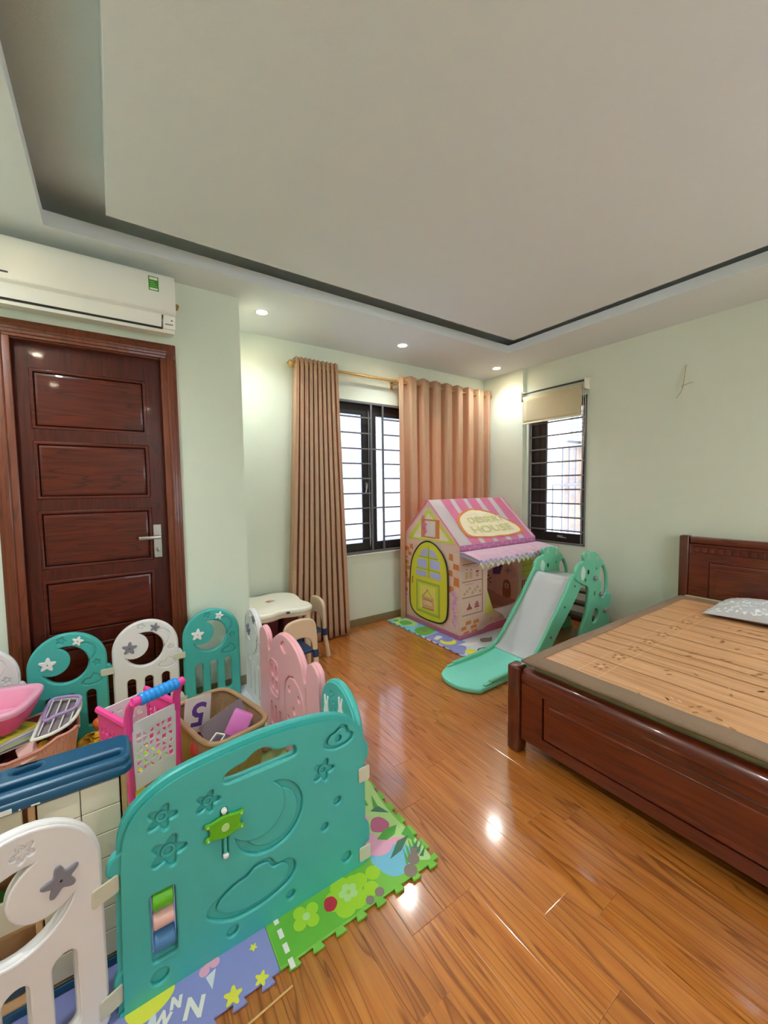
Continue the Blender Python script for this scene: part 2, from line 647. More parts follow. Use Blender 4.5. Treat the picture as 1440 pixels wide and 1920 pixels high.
def frosted():
    m = bpy.data.materials.new('frosted_glass')
    m.use_nodes = True
    nt = m.node_tree
    N, L = nt.nodes.new, nt.links
    tc = N('ShaderNodeTexCoord')
    no = N('ShaderNodeTexNoise')
    no.inputs['Scale'].default_value = 40
    no.inputs['Detail'].default_value = 4
    L.new(tc.outputs['Object'], no.inputs['Vector'])
    rp = N('ShaderNodeValToRGB')
    rp.color_ramp.elements[0].color = (*lin('cad6f0'), 1)
    rp.color_ramp.elements[0].position = 0.35
    rp.color_ramp.elements[1].color = (*lin('eef2fc'), 1)
    rp.color_ramp.elements[1].position = 0.62
    L.new(no.outputs['Fac'], rp.inputs[0])
    t = N('ShaderNodeBsdfTranslucent')
    L.new(rp.outputs[0], t.inputs[0])
    g = N('ShaderNodeBsdfGlossy')
    g.inputs['Roughness'].default_value = 0.2
    fr = N('ShaderNodeFresnel')
    ms = N('ShaderNodeMixShader')
    L.new(fr.outputs[0], ms.inputs[0])
    L.new(t.outputs[0], ms.inputs[1])
    L.new(g.outputs[0], ms.inputs[2])
    L.new(ms.outputs[0], nt.nodes['Material Output'].inputs[0])
    return m


def clear_glass():
    m = bpy.data.materials.new('clear_glass')
    m.use_nodes = True
    nt = m.node_tree
    N, L = nt.nodes.new, nt.links
    t = N('ShaderNodeBsdfTransparent')
    t.inputs[0].default_value = (0.96, 0.97, 1, 1)
    g = N('ShaderNodeBsdfGlossy')
    g.inputs['Roughness'].default_value = 0.02
    fr = N('ShaderNodeFresnel')
    ms = N('ShaderNodeMixShader')
    L.new(fr.outputs[0], ms.inputs[0])
    L.new(t.outputs[0], ms.inputs[1])
    L.new(g.outputs[0], ms.inputs[2])
    L.new(ms.outputs[0], nt.nodes['Material Output'].inputs[0])
    return m


def bamboo():
    m = bpy.data.materials.new('bamboo_mat')
    m.use_nodes = True
    nt = m.node_tree
    N, L = nt.nodes.new, nt.links
    p = nt.nodes['Principled BSDF']
    p.inputs['Roughness'].default_value = 0.42
    p.inputs['Specular IOR Level'].default_value = 0.5
    tc = N('ShaderNodeTexCoord')
    mp = N('ShaderNodeMapping')
    mp.inputs['Scale'].default_value = (60, 1.6, 1)
    L.new(tc.outputs['Object'], mp.inputs[0])
    no = N('ShaderNodeTexNoise')
    no.inputs['Scale'].default_value = 1.0
    no.inputs['Detail'].default_value = 3
    L.new(mp.outputs[0], no.inputs['Vector'])
    mx = N('ShaderNodeMix')
    mx.data_type = 'RGBA'
    mx.inputs[6].default_value = (*lin('c08a5c'), 1)
    mx.inputs[7].default_value = (*lin('dcaa7c'), 1)
    rm = N('ShaderNodeMapRange')
    rm.inputs[1].default_value = 0.35
    rm.inputs[2].default_value = 0.65
    L.new(no.outputs['Fac'], rm.inputs[0])
    L.new(rm.outputs[0], mx.inputs[0])
    L.new(mx.outputs[2], p.inputs['Base Color'])
    wv = N('ShaderNodeTexWave')
    wv.inputs['Scale'].default_value = 45
    wv.bands_direction = 'X'
    L.new(tc.outputs['Object'], wv.inputs['Vector'])
    bp = N('ShaderNodeBump')
    bp.inputs['Strength'].default_value = 0.25
    bp.inputs['Distance'].default_value = 0.002
    L.new(wv.outputs['Fac'], bp.inputs['Height'])
    L.new(bp.outputs[0], p.inputs['Normal'])
    return m


M['frost'] = frosted()
M['glass'] = clear_glass()
M['bamboo'] = bamboo()
M['bamboodk'] = mat('bamboo_print', 'a8703e', 0.45)
M['bamboolt'] = mat('bamboo_pale_print', 'e2b68a', 0.45)

# ---------------------------------------------------------------- structure
XL, XR, YB, YF, YD, PXE, ZC, ZT = -0.80, 3.754, -1.9, 3.30, 2.754, 0.744, 2.604, 2.80


def wall_with_holes(name, Mx, outline, holes, t):
    bm = B()
    plate(bm, outline, Mx, t, holes=holes, z0=-t)
    return tag(obj(name, bm, M['wall'], smooth=None), kind='structure')


# floor: a base slab with the planks as its pieces
bm = B()
box(bm, XL - 0.1, XR + 0.1, YB - 0.1, YF + 0.1, -0.06, -0.0035)
floor = tag(obj('floor', bm, M['floorbase'], smooth=None), kind='structure')
PW, PL = 0.1255, 0.81
cache = {}


def plank_mesh(wd, ln):
    key = (round(wd, 3), round(ln, 3))
    if key not in cache:
        t = bmesh.new()
        g = 0.0002
        c, d = 0.0013, 0.0008
        x1, y1 = wd / 2 - g, ln / 2 - g
        lo = [t.verts.new((sx * x1, sy * y1, -0.0035)) for sx, sy in ((-1, -1), (1, -1), (1, 1), (-1, 1))]
        mi = [t.verts.new((sx * x1, sy * y1, -d)) for sx, sy in ((-1, -1), (1, -1), (1, 1), (-1, 1))]
        hi = [t.verts.new((sx * (x1 - c), sy * (y1 - c), 0)) for sx, sy in ((-1, -1), (1, -1), (1, 1), (-1, 1))]
        for k in range(4):
            j = (k + 1) % 4
            t.faces.new((lo[k], lo[j], mi[j], mi[k]))
            t.faces.new((mi[k], mi[j], hi[j], hi[k]))
        t.faces.new(hi)
        me = bpy.data.meshes.new('plank')
        t.to_mesh(me)
        t.free()
        me.materials.append(M['floor'])
        cache[key] = me
    return cache[key]


flo = floor.location
for k in range(-14, 24):
    x0, x1 = 0.936 + k * PW, 0.936 + (k + 1) * PW
    x0, x1 = max(x0, XL), min(x1, XR)
    if x1 - x0 < 0.01:
        continue
    off = {0: 1.27, 1: 1.497, -2: 0.88, -3: 0.72, -1: 1.69}.get(k, 0.37 * ((k * 5) % 7) / 3 + 0.11 * (k % 3))
    y = YB + ((off - YB) % PL) - PL
    while y < YF:
        a, b = max(y, YB), min(y + PL, YF)
        if b - a > 0.03:
            o = bpy.data.objects.new('plank', plank_mesh(x1 - x0, b - a))
            o.location = ((x0 + x1) / 2 - flo.x, (a + b) / 2 - flo.y, -flo.z)
            o.parent = floor
            COL.objects.link(o)
        y += PL

# walls
WX0, WX1, WZ0, WZ1 = 1.60, 3.62, 0.705, 2.172
VY0, VY1, VZ0, VZ1 = 2.055, 2.69, 0.75, 2.20
wall_with_holes('wall_far', PY(YF), rect(PXE - 0.16, XR + 0.16, 0, ZT), [rect(WX0, WX1, WZ0, WZ1)], 0.16)
DX0, DX1, DZ1 = -0.435, 0.315, 2.19
wall_with_holes('wall_left', PY(YD), [(XL, 0), (DX0, 0), (DX0, DZ1), (DX1, DZ1), (DX1, 0), (PXE, 0), (PXE, ZT), (XL, ZT)], [], 0.14)
bm = B()
box(bm, PXE - 0.14, PXE, YD + 0.14, YF, 0, ZT)
tag(obj('wall_return', bm, M['wall'], smooth=None), kind='structure')
bm = B()
plate(bm, rect(YB, YF, 0, ZT), PX(XR), 0.16, holes=[rect(VY0, VY1, VZ0, VZ1)], z0=-0.16)
tag(obj('wall_right', bm, M['wall'], smooth=None), kind='structure')
bm = B()
box(bm, 3.712, XR, 2.741, YF, 0, ZT)
tag(obj('wall_corner', bm, M['wall'], smooth=None), kind='structure')
bm = B()
box(bm, XL - 0.12, XL, YB, YD + 0.14, 0, ZT)
tag(obj('wall_side', bm, M['wall'], smooth=None), kind='structure')
bm = B()
plate(bm, rect(XL - 0.12, XR + 0.16, 0, ZT), plane((0, YB, 0), (1, 0, 0), (0, 0, 1), (0, 1, 0)), 0.12, holes=[rect(1.0, 2.8, 0.85, 2.3)], z0=-0.12)
tag(obj('wall_back', bm, M['wall'], smooth=None), kind='structure')
# unseen window added in the back wall, behind the camera, to light the room
w3 = tag(thing('added_window_3', None, None, (1.9, YB, 0.85)), kind='structure')
bm = B()
for x in (1.0, 1.58, 2.16, 2.74):
    box(bm, x, x + 0.06, YB - 0.08, YB - 0.03, 0.85, 2.3)
for z in (0.85, 2.24):
    box(bm, 1.0, 2.8, YB - 0.08, YB - 0.03, z, z + 0.06)
obj('window_frame', bm, M['darkalu'], w3, smooth=None)
for k in range(3):
    bm = B()
    box(bm, 1.06 + 0.58 * k, 1.58 + 0.58 * k, YB - 0.058, YB - 0.052, 0.91, 2.24)
    obj('pane', bm, M['glass'], w3, smooth=None)

# ceiling: top slab, dropped border and hanging centre panel
bm = B()
box(bm, XL - 0.1, XR + 0.1, YB - 0.1, YF + 0.1, ZT, ZT + 0.06)
ceiling = tag(obj('ceiling', bm, M['ceil'], smooth=None), kind='structure')
bm = B()
LX0, LX1, LY0, LY1 = -0.21, 3.166, -1.32, 2.504
plate(bm, [(XL, YB), (XR, YB), (XR, YF), (PXE, YF), (PXE, YD), (XL, YD)], PZ(ZC), 0.07, holes=[rect(LX0, LX1, LY0, LY1)])
obj('ceiling_border', bm, M['ceil'], ceiling, smooth=None)
bm = B()
box(bm, 0.034, 2.937, -1.09, 2.272, 2.606, ZT, 0.002, 1)
obj('ceiling_panel', bm, M['ceil'], ceiling, smooth=None)

# skirting
bm = B()
box(bm, PXE, 3.712, YF - 0.012, YF, 0, 0.068, 0.002, 1)
tag(obj('baseboard_far', bm, M['base'], smooth=None), kind='structure')
bm = B()
box(bm, XR - 0.012, XR, YB, 2.741, 0, 0.075, 0.002, 1)
tag(obj('baseboard_right', bm, M['cherry_x'], smooth=None), kind='structure')
bm = B()
box(bm, DX1 + 0.045, PXE, YD - 0.012, YD, 0, 0.068, 0.002, 1)
tag(obj('baseboard_left', bm, M['base'], smooth=None), kind='structure')

# door
d = tag(thing('door_1', 'dark cherry wood door with five raised panels', None, (-0.06, 2.80, 0)), kind='structure')
bm = B()
for x0, x1, o in ((-0.478, -0.392, 0), (0.272, 0.355, 1)):
    box(bm, x0, x1, YD - 0.016, YD + 0.005, 0, 2.222 - 0.086, 0.004, 2)
    box(bm, x0 + (0.03 if o else 0.014), x1 - (0.014 if o else 0.03), YD - 0.024, YD, 0, 2.165, 0.006, 2)
    box(bm, (x0 + x1) / 2 - 0.01, (x0 + x1) / 2 + 0.01, YD - 0.028, YD, 0, 2.185, 0.004, 2)
    box(bm, x0 + 0.02, x1 - 0.02, YD, YD + 0.13, 0, 2.19)
obj('door_frame', bm, M['frame'], d)
bm = B()
box(bm, -0.478, 0.355, YD - 0.016, YD + 0.005, 2.136, 2.222, 0.004, 2)
box(bm, -0.45, 0.325, YD - 0.024, YD, 2.15, 2.208, 0.006, 2)
box(bm, -0.44, 0.315, YD - 0.028, YD, 2.168, 2.188, 0.004, 2)
box(bm, -0.46, 0.335, YD, YD + 0.13, 2.13, 2.19)
obj('door_frame', bm, M['frame'], d)
pz = [(1.70, 1.985), (1.322, 1.604), (0.94, 1.228), (0.56, 0.845), (0.17, 0.46)]
bm = B()
plate(bm, rect(-0.41, 0.29, 0.004, 2.135), PY(2.80), 0.02, 0.002, [rect(-0.335, 0.193, a - 0.016, b + 0.016) for a, b in pz], z0=-0.02)
box(bm, -0.41, 0.29, 2.822, 2.835, 0.004, 2.135)
leaf = obj('door_leaf', bm, M['cherry'], d, smooth=None)
for a, b in pz:
    bm = B()
    # moulding ring and raised field
    plate(bm, rect(-0.336, 0.194, a - 0.017, b + 0.017), PY(2.80), 0.018, 0.006, [rect(-0.318, 0.176, a + 0.001, b - 0.001)], z0=-0.016, seg=3)
    plate(bm, rect(-0.316, 0.174, a + 0.003, b - 0.003), PY(2.80), 0.02, 0.014, z0=-0.022, seg=2)
    obj('door_panel', bm, M['cherry_x'], leaf)
bm = B()
box(bm, 0.196, 0.240, 2.79, 2.80, 0.937, 1.14, 0.002, 1)
hd = obj('handle_plate', bm, M['steel'], d, label='brushed steel handle plate')
bm = B()
tube(bm, [(0.222, 2.80, 1.066), (0.222, 2.742, 1.066)], 0.010, 12)
box(bm, 0.116, 0.234, 2.732, 2.746, 1.056, 1.076, 0.004, 2)
obj('lever', bm, M['steel'], hd)
bm = B()
lathe(bm, [(0.011, 0), (0.011, 0.005), (0.006, 0.006)], plane((0.216, 2.79, 0.985), (1, 0, 0), (0, 0, 1), (0, -1, 0)), 14)
box(bm, 0.213, 0.219, 2.776, 2.79, 0.973, 0.997, 0.002, 1)
obj('thumb_turn', bm, M['steel'], hd)

# window 1: four sashes with frosted panes behind a steel grille
w1 = tag(thing('window_1', None, None, (2.61, YF, WZ0)), kind='structure')
bm = B()
plate(bm, rect(WX0, WX1, WZ0, WZ1), PY(3.352), 0.055, holes=[rect(WX0 + 0.03, WX1 - 0.03, WZ0 + 0.03, WZ1 - 0.03)], z0=-0.055)
obj('window_frame', bm, M['darkalu'], w1, smooth=None)
for k in range(4):
    a = 1.63 + 0.4975 * k
    b = a + 0.4825
    bm = B()
    plate(bm, rect(a, b, WZ0 + 0.03, WZ1 - 0.03), PY(3.345), 0.05, 0.003, [rect(a + 0.072, b - 0.072, WZ0 + 0.095, WZ1 - 0.115)], z0=-0.05, seg=1)
    s = obj('sash', bm, M['darkalu'], w1, smooth=None)
    bm = B()
    box(bm, a + 0.06, b - 0.06, 3.368, 3.374, WZ0 + 0.08, WZ1 - 0.10)
    obj('pane', bm, M['frost'], s, smooth=None)
bm = B()
box(bm, 2.066, 2.082, 3.336, 3.346, 1.34, 1.40, 0.002, 1)
tube(bm, [(2.074, 3.34, 1.385), (2.074, 3.318, 1.385), (2.066, 3.312, 1.36), (2.045, 3.306, 1.29)], 0.006, 8)
obj('sash_handle', bm, M['steel'], w1)
bm = B()
for a, b, c, e in ((WX0, WX1, WZ1 - 0.022, WZ1), (WX0, WX1, WZ0, WZ0 + 0.022), (WX0, WX0 + 0.02, WZ0, WZ1), (WX1 - 0.02, WX1, WZ0, WZ1)):
    box(bm, a, b, 3.288, 3.306, c, e, 0.002, 1)
obj('grille_frame', bm, M['grille'], w1)
for x in (2.11, 2.248, 3.0, 3.138):
    bm = B()
    box(bm, x - 0.009, x + 0.009, 3.288, 3.304, WZ0, WZ1, 0.002, 1)
    obj('grille_bar', bm, M['grille'], w1)
for i, z in enumerate((2.02, 1.87, 1.722, 1.58, 1.437, 1.292, 1.148, 1.0, 0.852)):
    for a, b in ((WX0, 2.11), (2.248, 3.0), (3.138, WX1)) if i not in (2, 6) else ((WX0, WX1),):
        bm = B()
        box(bm, a, b, 3.291, 3.301, z - 0.007, z + 0.007, 0.002, 1)
        obj('grille_bar', bm, M['grille'], w1)
bm = B()
box(bm, WX0 - 0.01, WX1 + 0.01, 3.282, 3.31, WZ0 - 0.014, WZ0 - 0.001, 0.002, 1)
obj('sill', bm, M['white'], w1)

# window 2 in the right wall
w2 = tag(thing('window_2', None, None, (XR, 2.37, VZ0)), kind='structure')
bm = B()
plate(bm, rect(VY0, VY1, VZ0, VZ1), PX(3.80), 0.06, holes=[rect(VY0 + 0.025, VY1 - 0.035, VZ0 + 0.03, VZ1 - 0.03)], z0=-0.06)
obj('window_frame', bm, M['darkalu'], w2, smooth=None)
bm = B()
plate(bm, rect(VY0 + 0.02, VY1 - 0.03, VZ0 + 0.025, VZ1 - 0.025), PX(3.79), 0.045, 0.003, [rect(VY0 + 0.055, VY1 - 0.175, VZ0 + 0.105, VZ1 - 0.08)], z0=-0.045, seg=1)
plate(bm, rect(VY1 - 0.11, VY1 - 0.095, VZ0 + 0.03, VZ1 - 0.03), PX(3.79), 0.006)
s = obj('sash', bm, M['darkalu'], w2, smooth=None)
bm = B()
box(bm, 3.812, 3.817, VY0 + 0.05, VY1 - 0.17, VZ0 + 0.1, VZ1 - 0.075)
obj('pane', bm, M['glass'], s, smooth=None)
bm = B()
box(bm, 3.772, 3.79, 2.30, 2.36, VZ0 + 0.06, VZ0 + 0.08, 0.002, 1)
tube(bm, [(3.775, 2.34, VZ0 + 0.07), (3.75, 2.32, VZ0 + 0.068), (3.745, 2.24, VZ0 + 0.066)], 0.006, 8)
obj('sash_handle', bm, M['steel'], s)
bm = B()
for a, b, c, e in ((VY0, VY1, VZ0, VZ0 + 0.018), (VY0, VY1, VZ1 - 0.02, VZ1), (VY0, VY0 + 0.014, VZ0, VZ1), (VY1 - 0.02, VY1, VZ0, VZ1)):
    plate(bm, rect(a, b, c, e), PX(3.758), 0.014, 0.002, z0=0, seg=1)
obj('grille_frame', bm, M['grille'], w2)
for z in (1.995, 1.858, 1.722, 1.583, 1.442, 1.303, 1.162, 1.022, 0.886):
    bm = B()
    box(bm, 3.746, 3.757, VY0, VY1, z - 0.007, z + 0.007, 0.002, 1)
    obj('grille_bar', bm, M['grille'], w2)
bm = B()
box(bm, 3.746, 3.757, 2.09, 2.10, VZ0, VZ1, 0.002, 1)
obj('grille_bar', bm, M['grille'], w2)

# ---------------------------------------------------------------- downlights
def downlight(x, y, label, group=None, f=1.0):
    t = thing('ceiling_downlight', label, 'light', (x, y, ZC), group=group)
    bm = B()
    lathe(bm, [(0.036, -0.002), (0.042, -0.004), (0.047, -0.003), (0.048, 0.0)], Matrix.Translation((x, y, ZC)), 28)
    bmesh.ops.delete(bm, geom=[f for f in bm.faces if len(f.verts) > 4], context='FACES')
    obj('trim_ring', bm, M['white'], t)
    bm = B()
    lathe(bm, [(0.0, -0.0026), (0.036, -0.0026)], Matrix.Translation((x, y, ZC)), 24)
    obj('lens', bm, M['lampem'], t, smooth=None)
    l = bpy.data.lights.new('downlight_lamp', 'SPOT')
    l.energy = LAMP_W * f
    l.color = LAMP_COL
    l.spot_size = math.radians(140)
    l.spot_blend = 1.0
    l.shadow_soft_size = 0.035
    o = bpy.data.objects.new('downlight_lamp', l)
    o.location = (0, 0, -0.02)
    o.parent = t
    COL.objects.link(o)
    return t


downlight(0.937, 2.878, 'leftmost round ceiling downlight, nearest the wall pillar', f=0.52)
downlight(2.185, 2.874, 'middle round ceiling downlight, above the gap between the curtains', f=0.52)
downlight(3.453, 2.885, 'rightmost round ceiling downlight, in the far ceiling corner', f=0.52)
for k, y in enumerate((2.0, 0.75, -0.5)):  # second and third are unseen lamps added to light the room from above
    downlight(-0.51, y, ['round ceiling downlight left of the door', 'added unseen ceiling downlight above the white pen panel', 'added unseen ceiling downlight behind the camera'][k], f=(1.2, 1.4, 0.6)[k])
for k, x in enumerate((0.5, 1.5, 2.5)):  # invented lamps out of view, filling the room with light from behind
    downlight(x, -1.6, ['left added unseen downlight over the back of the room', 'middle added unseen downlight over the back of the room', 'right added unseen downlight over the back of the room'][k], f=0.7)
for k, y in enumerate((-0.3, -1.2)):  # unseen pair on the right border, added for extra light
    downlight(3.46, y, ['added unseen downlight above the foot end of the headboard wall', 'added unseen downlight in the corner behind the bed'][k], f=0.8)

# ---------------------------------------------------------------- air conditioner
ac = thing('air_conditioner', 'long white wall-mounted air conditioner above the dark wooden door', 'air conditioner', (-0.07, YD, 2.25))
AX0, AX1 = -0.49, 0.343
prof = [(2.752, 2.545), (2.60, 2.545), (2.565, 2.54), (2.552, 2.525), (2.548, 2.48), (2.548, 2.335), (2.56, 2.325), (2.752, 2.325)]


def extrude_x(bm, P, x0, x1, bev=0.004):
    plate(bm, P, plane((x0, 0, 0), (0, 1, 0), (0, 0, 1), (1, 0, 0)), x1 - x0, bev)


bm = B()
extrude_x(bm, prof, AX0, AX1, 0.006)
body = obj('body', bm, M['acw'], ac)
bm = B()
extrude_x(bm, [(2.752, 2.332), (2.585, 2.332), (2.575, 2.3), (2.60, 2.240), (2.64, 2.243), (2.752, 2.268)], AX0 + 0.004, AX1 - 0.004, 0.008)
obj('lower_case', bm, M['acw'], ac)
bm = B()
extrude_x(bm, [(2.565, 2.325), (2.555, 2.322), (2.578, 2.262), (2.588, 2.265)], AX0 + 0.03, AX1 - 0.072, 0.002)
obj('air_flap', bm, M['acw'], ac)
bm = B()
extrude_x(bm, [(2.60, 2.328), (2.566, 2.328), (2.59, 2.255), (2.62, 2.255)], AX0 + 0.026, AX1 - 0.067, 0.001)
obj('outlet', bm, M['acgap'], ac, smooth=None)
bm = B()
extrude_x(bm, [(2.60, 2.322), (2.558, 2.322), (2.578, 2.258), (2.62, 2.258)], AX1 - 0.064, AX1 - 0.004, 0.002)
e = obj('control_panel', bm, M['acw'], ac)
bm = B()
for k in range(4):
    box(bm, AX1 - 0.054 + 0.010 * k, AX1 - 0.048 + 0.010 * k, 2.567, 2.58, 2.277, 2.281)
box(bm, AX1 - 0.026, AX1 - 0.018, 2.561, 2.58, 2.298, 2.302)
obj('indicator_mark', bm, M['acgap'], e, smooth=None)
bm = B()
extrude_x(bm, [(2.556, 2.345), (2.544, 2.345), (2.541, 2.336), (2.548, 2.330), (2.556, 2.330)], AX0 + 0.01, AX1 - 0.01, 0.002)
obj('trim_strip', bm, M['acw'], ac)
P = PY(2.5478)
lab = decal('energy_label', [rect(0.214, 0.262, 2.437, 2.512)], P, M['greend'], ac, label='green and white energy rating label')
decal('label_print', [rect(0.219, 0.257, 2.441, 2.451), rect(0.219, 0.257, 2.494, 2.507)], PY(2.547), M['paper'], lab)
bm = B()
for i in range(3):
    plate(bm, rect(0.221, 0.255 - 0.006 * i, 2.458 + 0.011 * i, 2.464 + 0.011 * i), PY(2.547), 0.0006)
obj('label_bars', bm, M['lgreen'], lab, smooth=None)
bm = B()
plate(bm, rrect(-0.42, -0.352, 2.364, 2.372, 0.003), P, 0.0012)
obj('maker_mark', bm, M['dark'], ac, smooth=None)
t = tag(obj('pipe_stub', (lambda b: (tube(b, [(0.372, YD, 2.452), (0.372, YD - 0.03, 2.452)], 0.012, 10), tube(b, [(0.372, YD - 0.02, 2.452), (0.368, YD - 0.03, 2.43)], 0.007, 8), b)[-1])(B()), M['bronze']), 'small metal pipe stub in wall beside the air conditioner', 'pipe')

# ---------------------------------------------------------------- curtain rod and curtains
rod = thing('curtain_rod', 'gold twisted curtain rod with a ball finial above far window', 'curtain rod', (2.49, 3.2, 2.385))
bm = B()
tube(bm, [(1.28 + 0.0242 * k, 3.2, 2.385) for k in range(101)], [0.0125 + 0.0015 * (k % 2) for k in range(101)], 10)
obj('rod', bm, M['gold'], rod)
for x, s in ((1.285, -1), (3.698, 1)):
    bm = B()
    lathe(bm, [(0.0, -0.055), (0.006, -0.05), (0.008, -0.042), (0.022, -0.036), (0.031, -0.02), (0.031, -0.008), (0.024, 0.004), (0.014, 0.010), (0.019, 0.016), (0.012, 0.022), (0.012, 0.03)], plane((x, 3.2, 2.385), (0, 1, 0), (0, 0, 1), (s * -1, 0, 0)) if s > 0 else plane((x - 0.0, 3.2, 2.385), (0, 1, 0), (0, 0, 1), (1, 0, 0)), 18)
    obj('finial', bm, M['gold'], rod)
for x in (1.335, 2.36, 3.60):
    bm = B()
    box(bm, x - 0.008, x + 0.008, 3.19, 3.30, 2.362, 2.372, 0.002, 1)
    tube(bm, [(x, 3.2 + 0.017 * math.sin(a), 2.385 + 0.017 * math.cos(a)) for a in [2 * PI * k / 12 for k in range(12)]], 0.004, 6, closed=True)
    box(bm, x - 0.012, x + 0.012, 3.288, 3.30, 2.33, 2.40, 0.002, 1)
    obj('bracket', bm, M['gold'], rod)


def curtain(name, label, xt, xb, npl, amp_t, amp_b, ztop, zbot, ph, ybot):
    t = thing(name, label, 'curtain', ((xb[0] + xb[1]) / 2, 3.2, zbot))

    def f(u, v):
        s = v ** 1.15
        a = amp_t * (1 - s) + amp_b * s
        x = (xt[0] * (1 - s) + xb[0] * s) * (1 - u) + (xt[1] * (1 - s) + xb[1] * s) * u
        w = 2 * PI * npl * u + ph
        k = 2.0 * (0.5 + 0.5 * math.cos(w)) ** 2.6 - 1 + 0.15 * math.sin(2 * w + 1.1) + 0.15 * s * math.sin(5.3 * u * PI + 2)
        x += 0.012 * math.sin(2 * w) * (0.4 + 0.6 * s)
        y = 3.2 + (ybot - 3.2) * s + a * k * (0.9 + 0.1 * math.sin(7 * u + 3 * v))
        return Vector((x, min(y, 3.275), ztop + (zbot - ztop) * v + 0.006 * math.sin(w) * (1 - v)))
    bm = B()
    sheet(bm, f, npl * 14, 30)
    cl = obj('cloth', bm, M['curtain'], t, smooth=180)
    so = cl.modifiers.new('solid', 'SOLIDIFY')
    so.thickness = 0.0025
    for k in range(2 * npl):
        u = (k + 0.5 - ph / PI) / (2 * npl)
        u = (k * PI + PI / 2 - ph) / (2 * PI * npl)
        if not 0.02 < u < 0.98:
            continue
        c = f(u, (ztop - 2.385) / (ztop - zbot))
        c2 = f(u + 0.004, (ztop - 2.385) / (ztop - zbot))
        d = (c2 - c)
        d.z = 0
        d.normalize()
        nrm = Vector((d.y, -d.x, 0))
        bm = B()
        tube(bm, [Vector((c.x, 3.2, 2.385)) + d * (0.026 * math.cos(a)) + Vector((0, 0, 0.026 * math.sin(a))) for a in [2 * PI * q / 14 for q in range(14)]], 0.0055, 6, closed=True)
        obj('ring', bm, M['gold'], t)
    return t


curtain('window_curtain', 'narrow gathered tan satin curtain left of the window, behind the table', (1.30, 1.70), (1.17, 1.76), 10, 0.036, 0.038, 2.438, 0.012, 0.3, 3.165)
curtain('window_curtain', 'wide backlit tan satin curtain behind the play tent', (2.355, 3.675), (2.365, 3.67), 8, 0.046, 0.040, 2.442, 0.02, 2.6, 3.20)

# ---------------------------------------------------------------- roller blind
bl = thing('roller_blind', 'cream roller blind partly lowered over the small right window', 'blind', (3.70, 2.38, 2.0))
bm = B()
tube(bm, [(3.70, 2.72, 2.272), (3.70, 2.055, 2.272)], 0.024, 14)
obj('roller', bm, M['blind'], bl)
bm = B()
tube(bm, [(3.708, 2.735, 2.33), (3.708, 2.04, 2.33)], 0.009, 8)
obj('head_rail', bm, M['dark'], bl)
for y in (2.735, 2.04):
    bm = B()
    box(bm, 3.67, 3.754, y - 0.004, y + 0.004, 2.245, 2.345, 0.002, 1)
    box(bm, 3.70, 3.754, y - 0.02, y + 0.02, 2.335, 2.345, 0.002, 1)
    obj('bracket', bm, M['cream'], bl)
bm = B()
sheet(bm, lambda u, v: Vector((3.676 + 0.004 * math.sin(3 * u) * v, 2.71 - 0.645 * u, 2.272 - 0.262 * v)), 12, 8)
o = obj('blind_cloth', bm, M['blind'], bl, smooth=180)
solidify(o, 0.0015)
bm = B()
box(bm, 3.668, 3.684, 2.063, 2.712, 1.998, 2.014, 0.005, 2)
obj('bottom_bar', bm, M['cream'], bl)
bm = B()
tube(bm, [(3.672, 2.048, 2.29), (3.668, 2.047, 2.0), (3.665, 2.05, 1.6), (3.668, 2.06, 1.2), (3.672, 2.062, 1.1)], 0.0022, 5)
tube(bm, [(3.702, 2.048, 2.29), (3.708, 2.05, 1.9), (3.70, 2.068, 1.4), (3.672, 2.062, 1.1)], 0.0022, 5)
obj('pull_chain', bm, M['cream'], bl)

# ---------------------------------------------------------------- cable stub on the right wall
c = thing('wall_cable', 'short bent cable end sticking out of the bare right wall', 'cable', (3.75, 1.28, 2.1))
bm = B()
tube(bm, smooth_open([(3.752, 1.268, 2.272), (3.742, 1.272, 2.26), (3.738, 1.278, 2.18), (3.736, 1.284, 2.115)]), 0.0028, 6)
obj('cable_sheath', bm, M['wire'], c)
bm = B()
tube(bm, smooth_open([(3.736, 1.284, 2.115), (3.732, 1.26, 2.12), (3.728, 1.235, 2.127), (3.726, 1.215, 2.126)]), 0.0025, 6)
tube(bm, smooth_open([(3.736, 1.284, 2.115), (3.73, 1.29, 2.08), (3.728, 1.305, 2.05), (3.728, 1.325, 2.025)]), 0.0025, 6)
tube(bm, smooth_open([(3.736, 1.28, 2.12), (3.732, 1.29, 2.11), (3.733, 1.282, 2.1)]), 0.0035, 6)
obj('bare_wire', bm, M['wire'], c)

# ---------------------------------------------------------------- outside the right window
nb = thing('neighbour_house', 'pale ribbed wall of the house next door seen through small window', 'building', (5.15, 2.8, -3.0))
bm = B()
box(bm, 5.15, 5.35, 1.2, 5.2, -3.0, 3.2)
obj('wall', bm, M['neigh'], nb, smooth=None)
for k in range(14):
    bm = B()
    y = 3.12 + 0.055 * k
    box(bm, 5.14, 5.15, y, y + 0.018, -1.0, 3.2)
    obj('rib', bm, M['neigh'], nb, smooth=None)
bm = B()
box(bm, 5.12, 5.15, 2.35, 3.10, 0.72, 1.84)
fr = obj('window_recess', bm, M['neighdk'], nb, smooth=None)
for k in range(9):
    bm = B()
    y = 2.36 + 0.092 * k
    box(bm, 5.06, 5.075, y, y + 0.016, 0.7, 1.86)
    obj('iron_bar', bm, M['neighgr'], fr, smooth=None)
for z in (0.72, 1.33, 1.84):
    bm = B()
    box(bm, 5.055, 5.08, 2.35, 3.12, z, z + 0.02)
    obj('iron_bar', bm, M['neighgr'], fr, smooth=None)
bm = B()
tube(bm, [(5.0, 3.2, 0.70), (5.0, 3.2, 1.35), (5.0, 2.3, 1.37)], 0.014, 6)
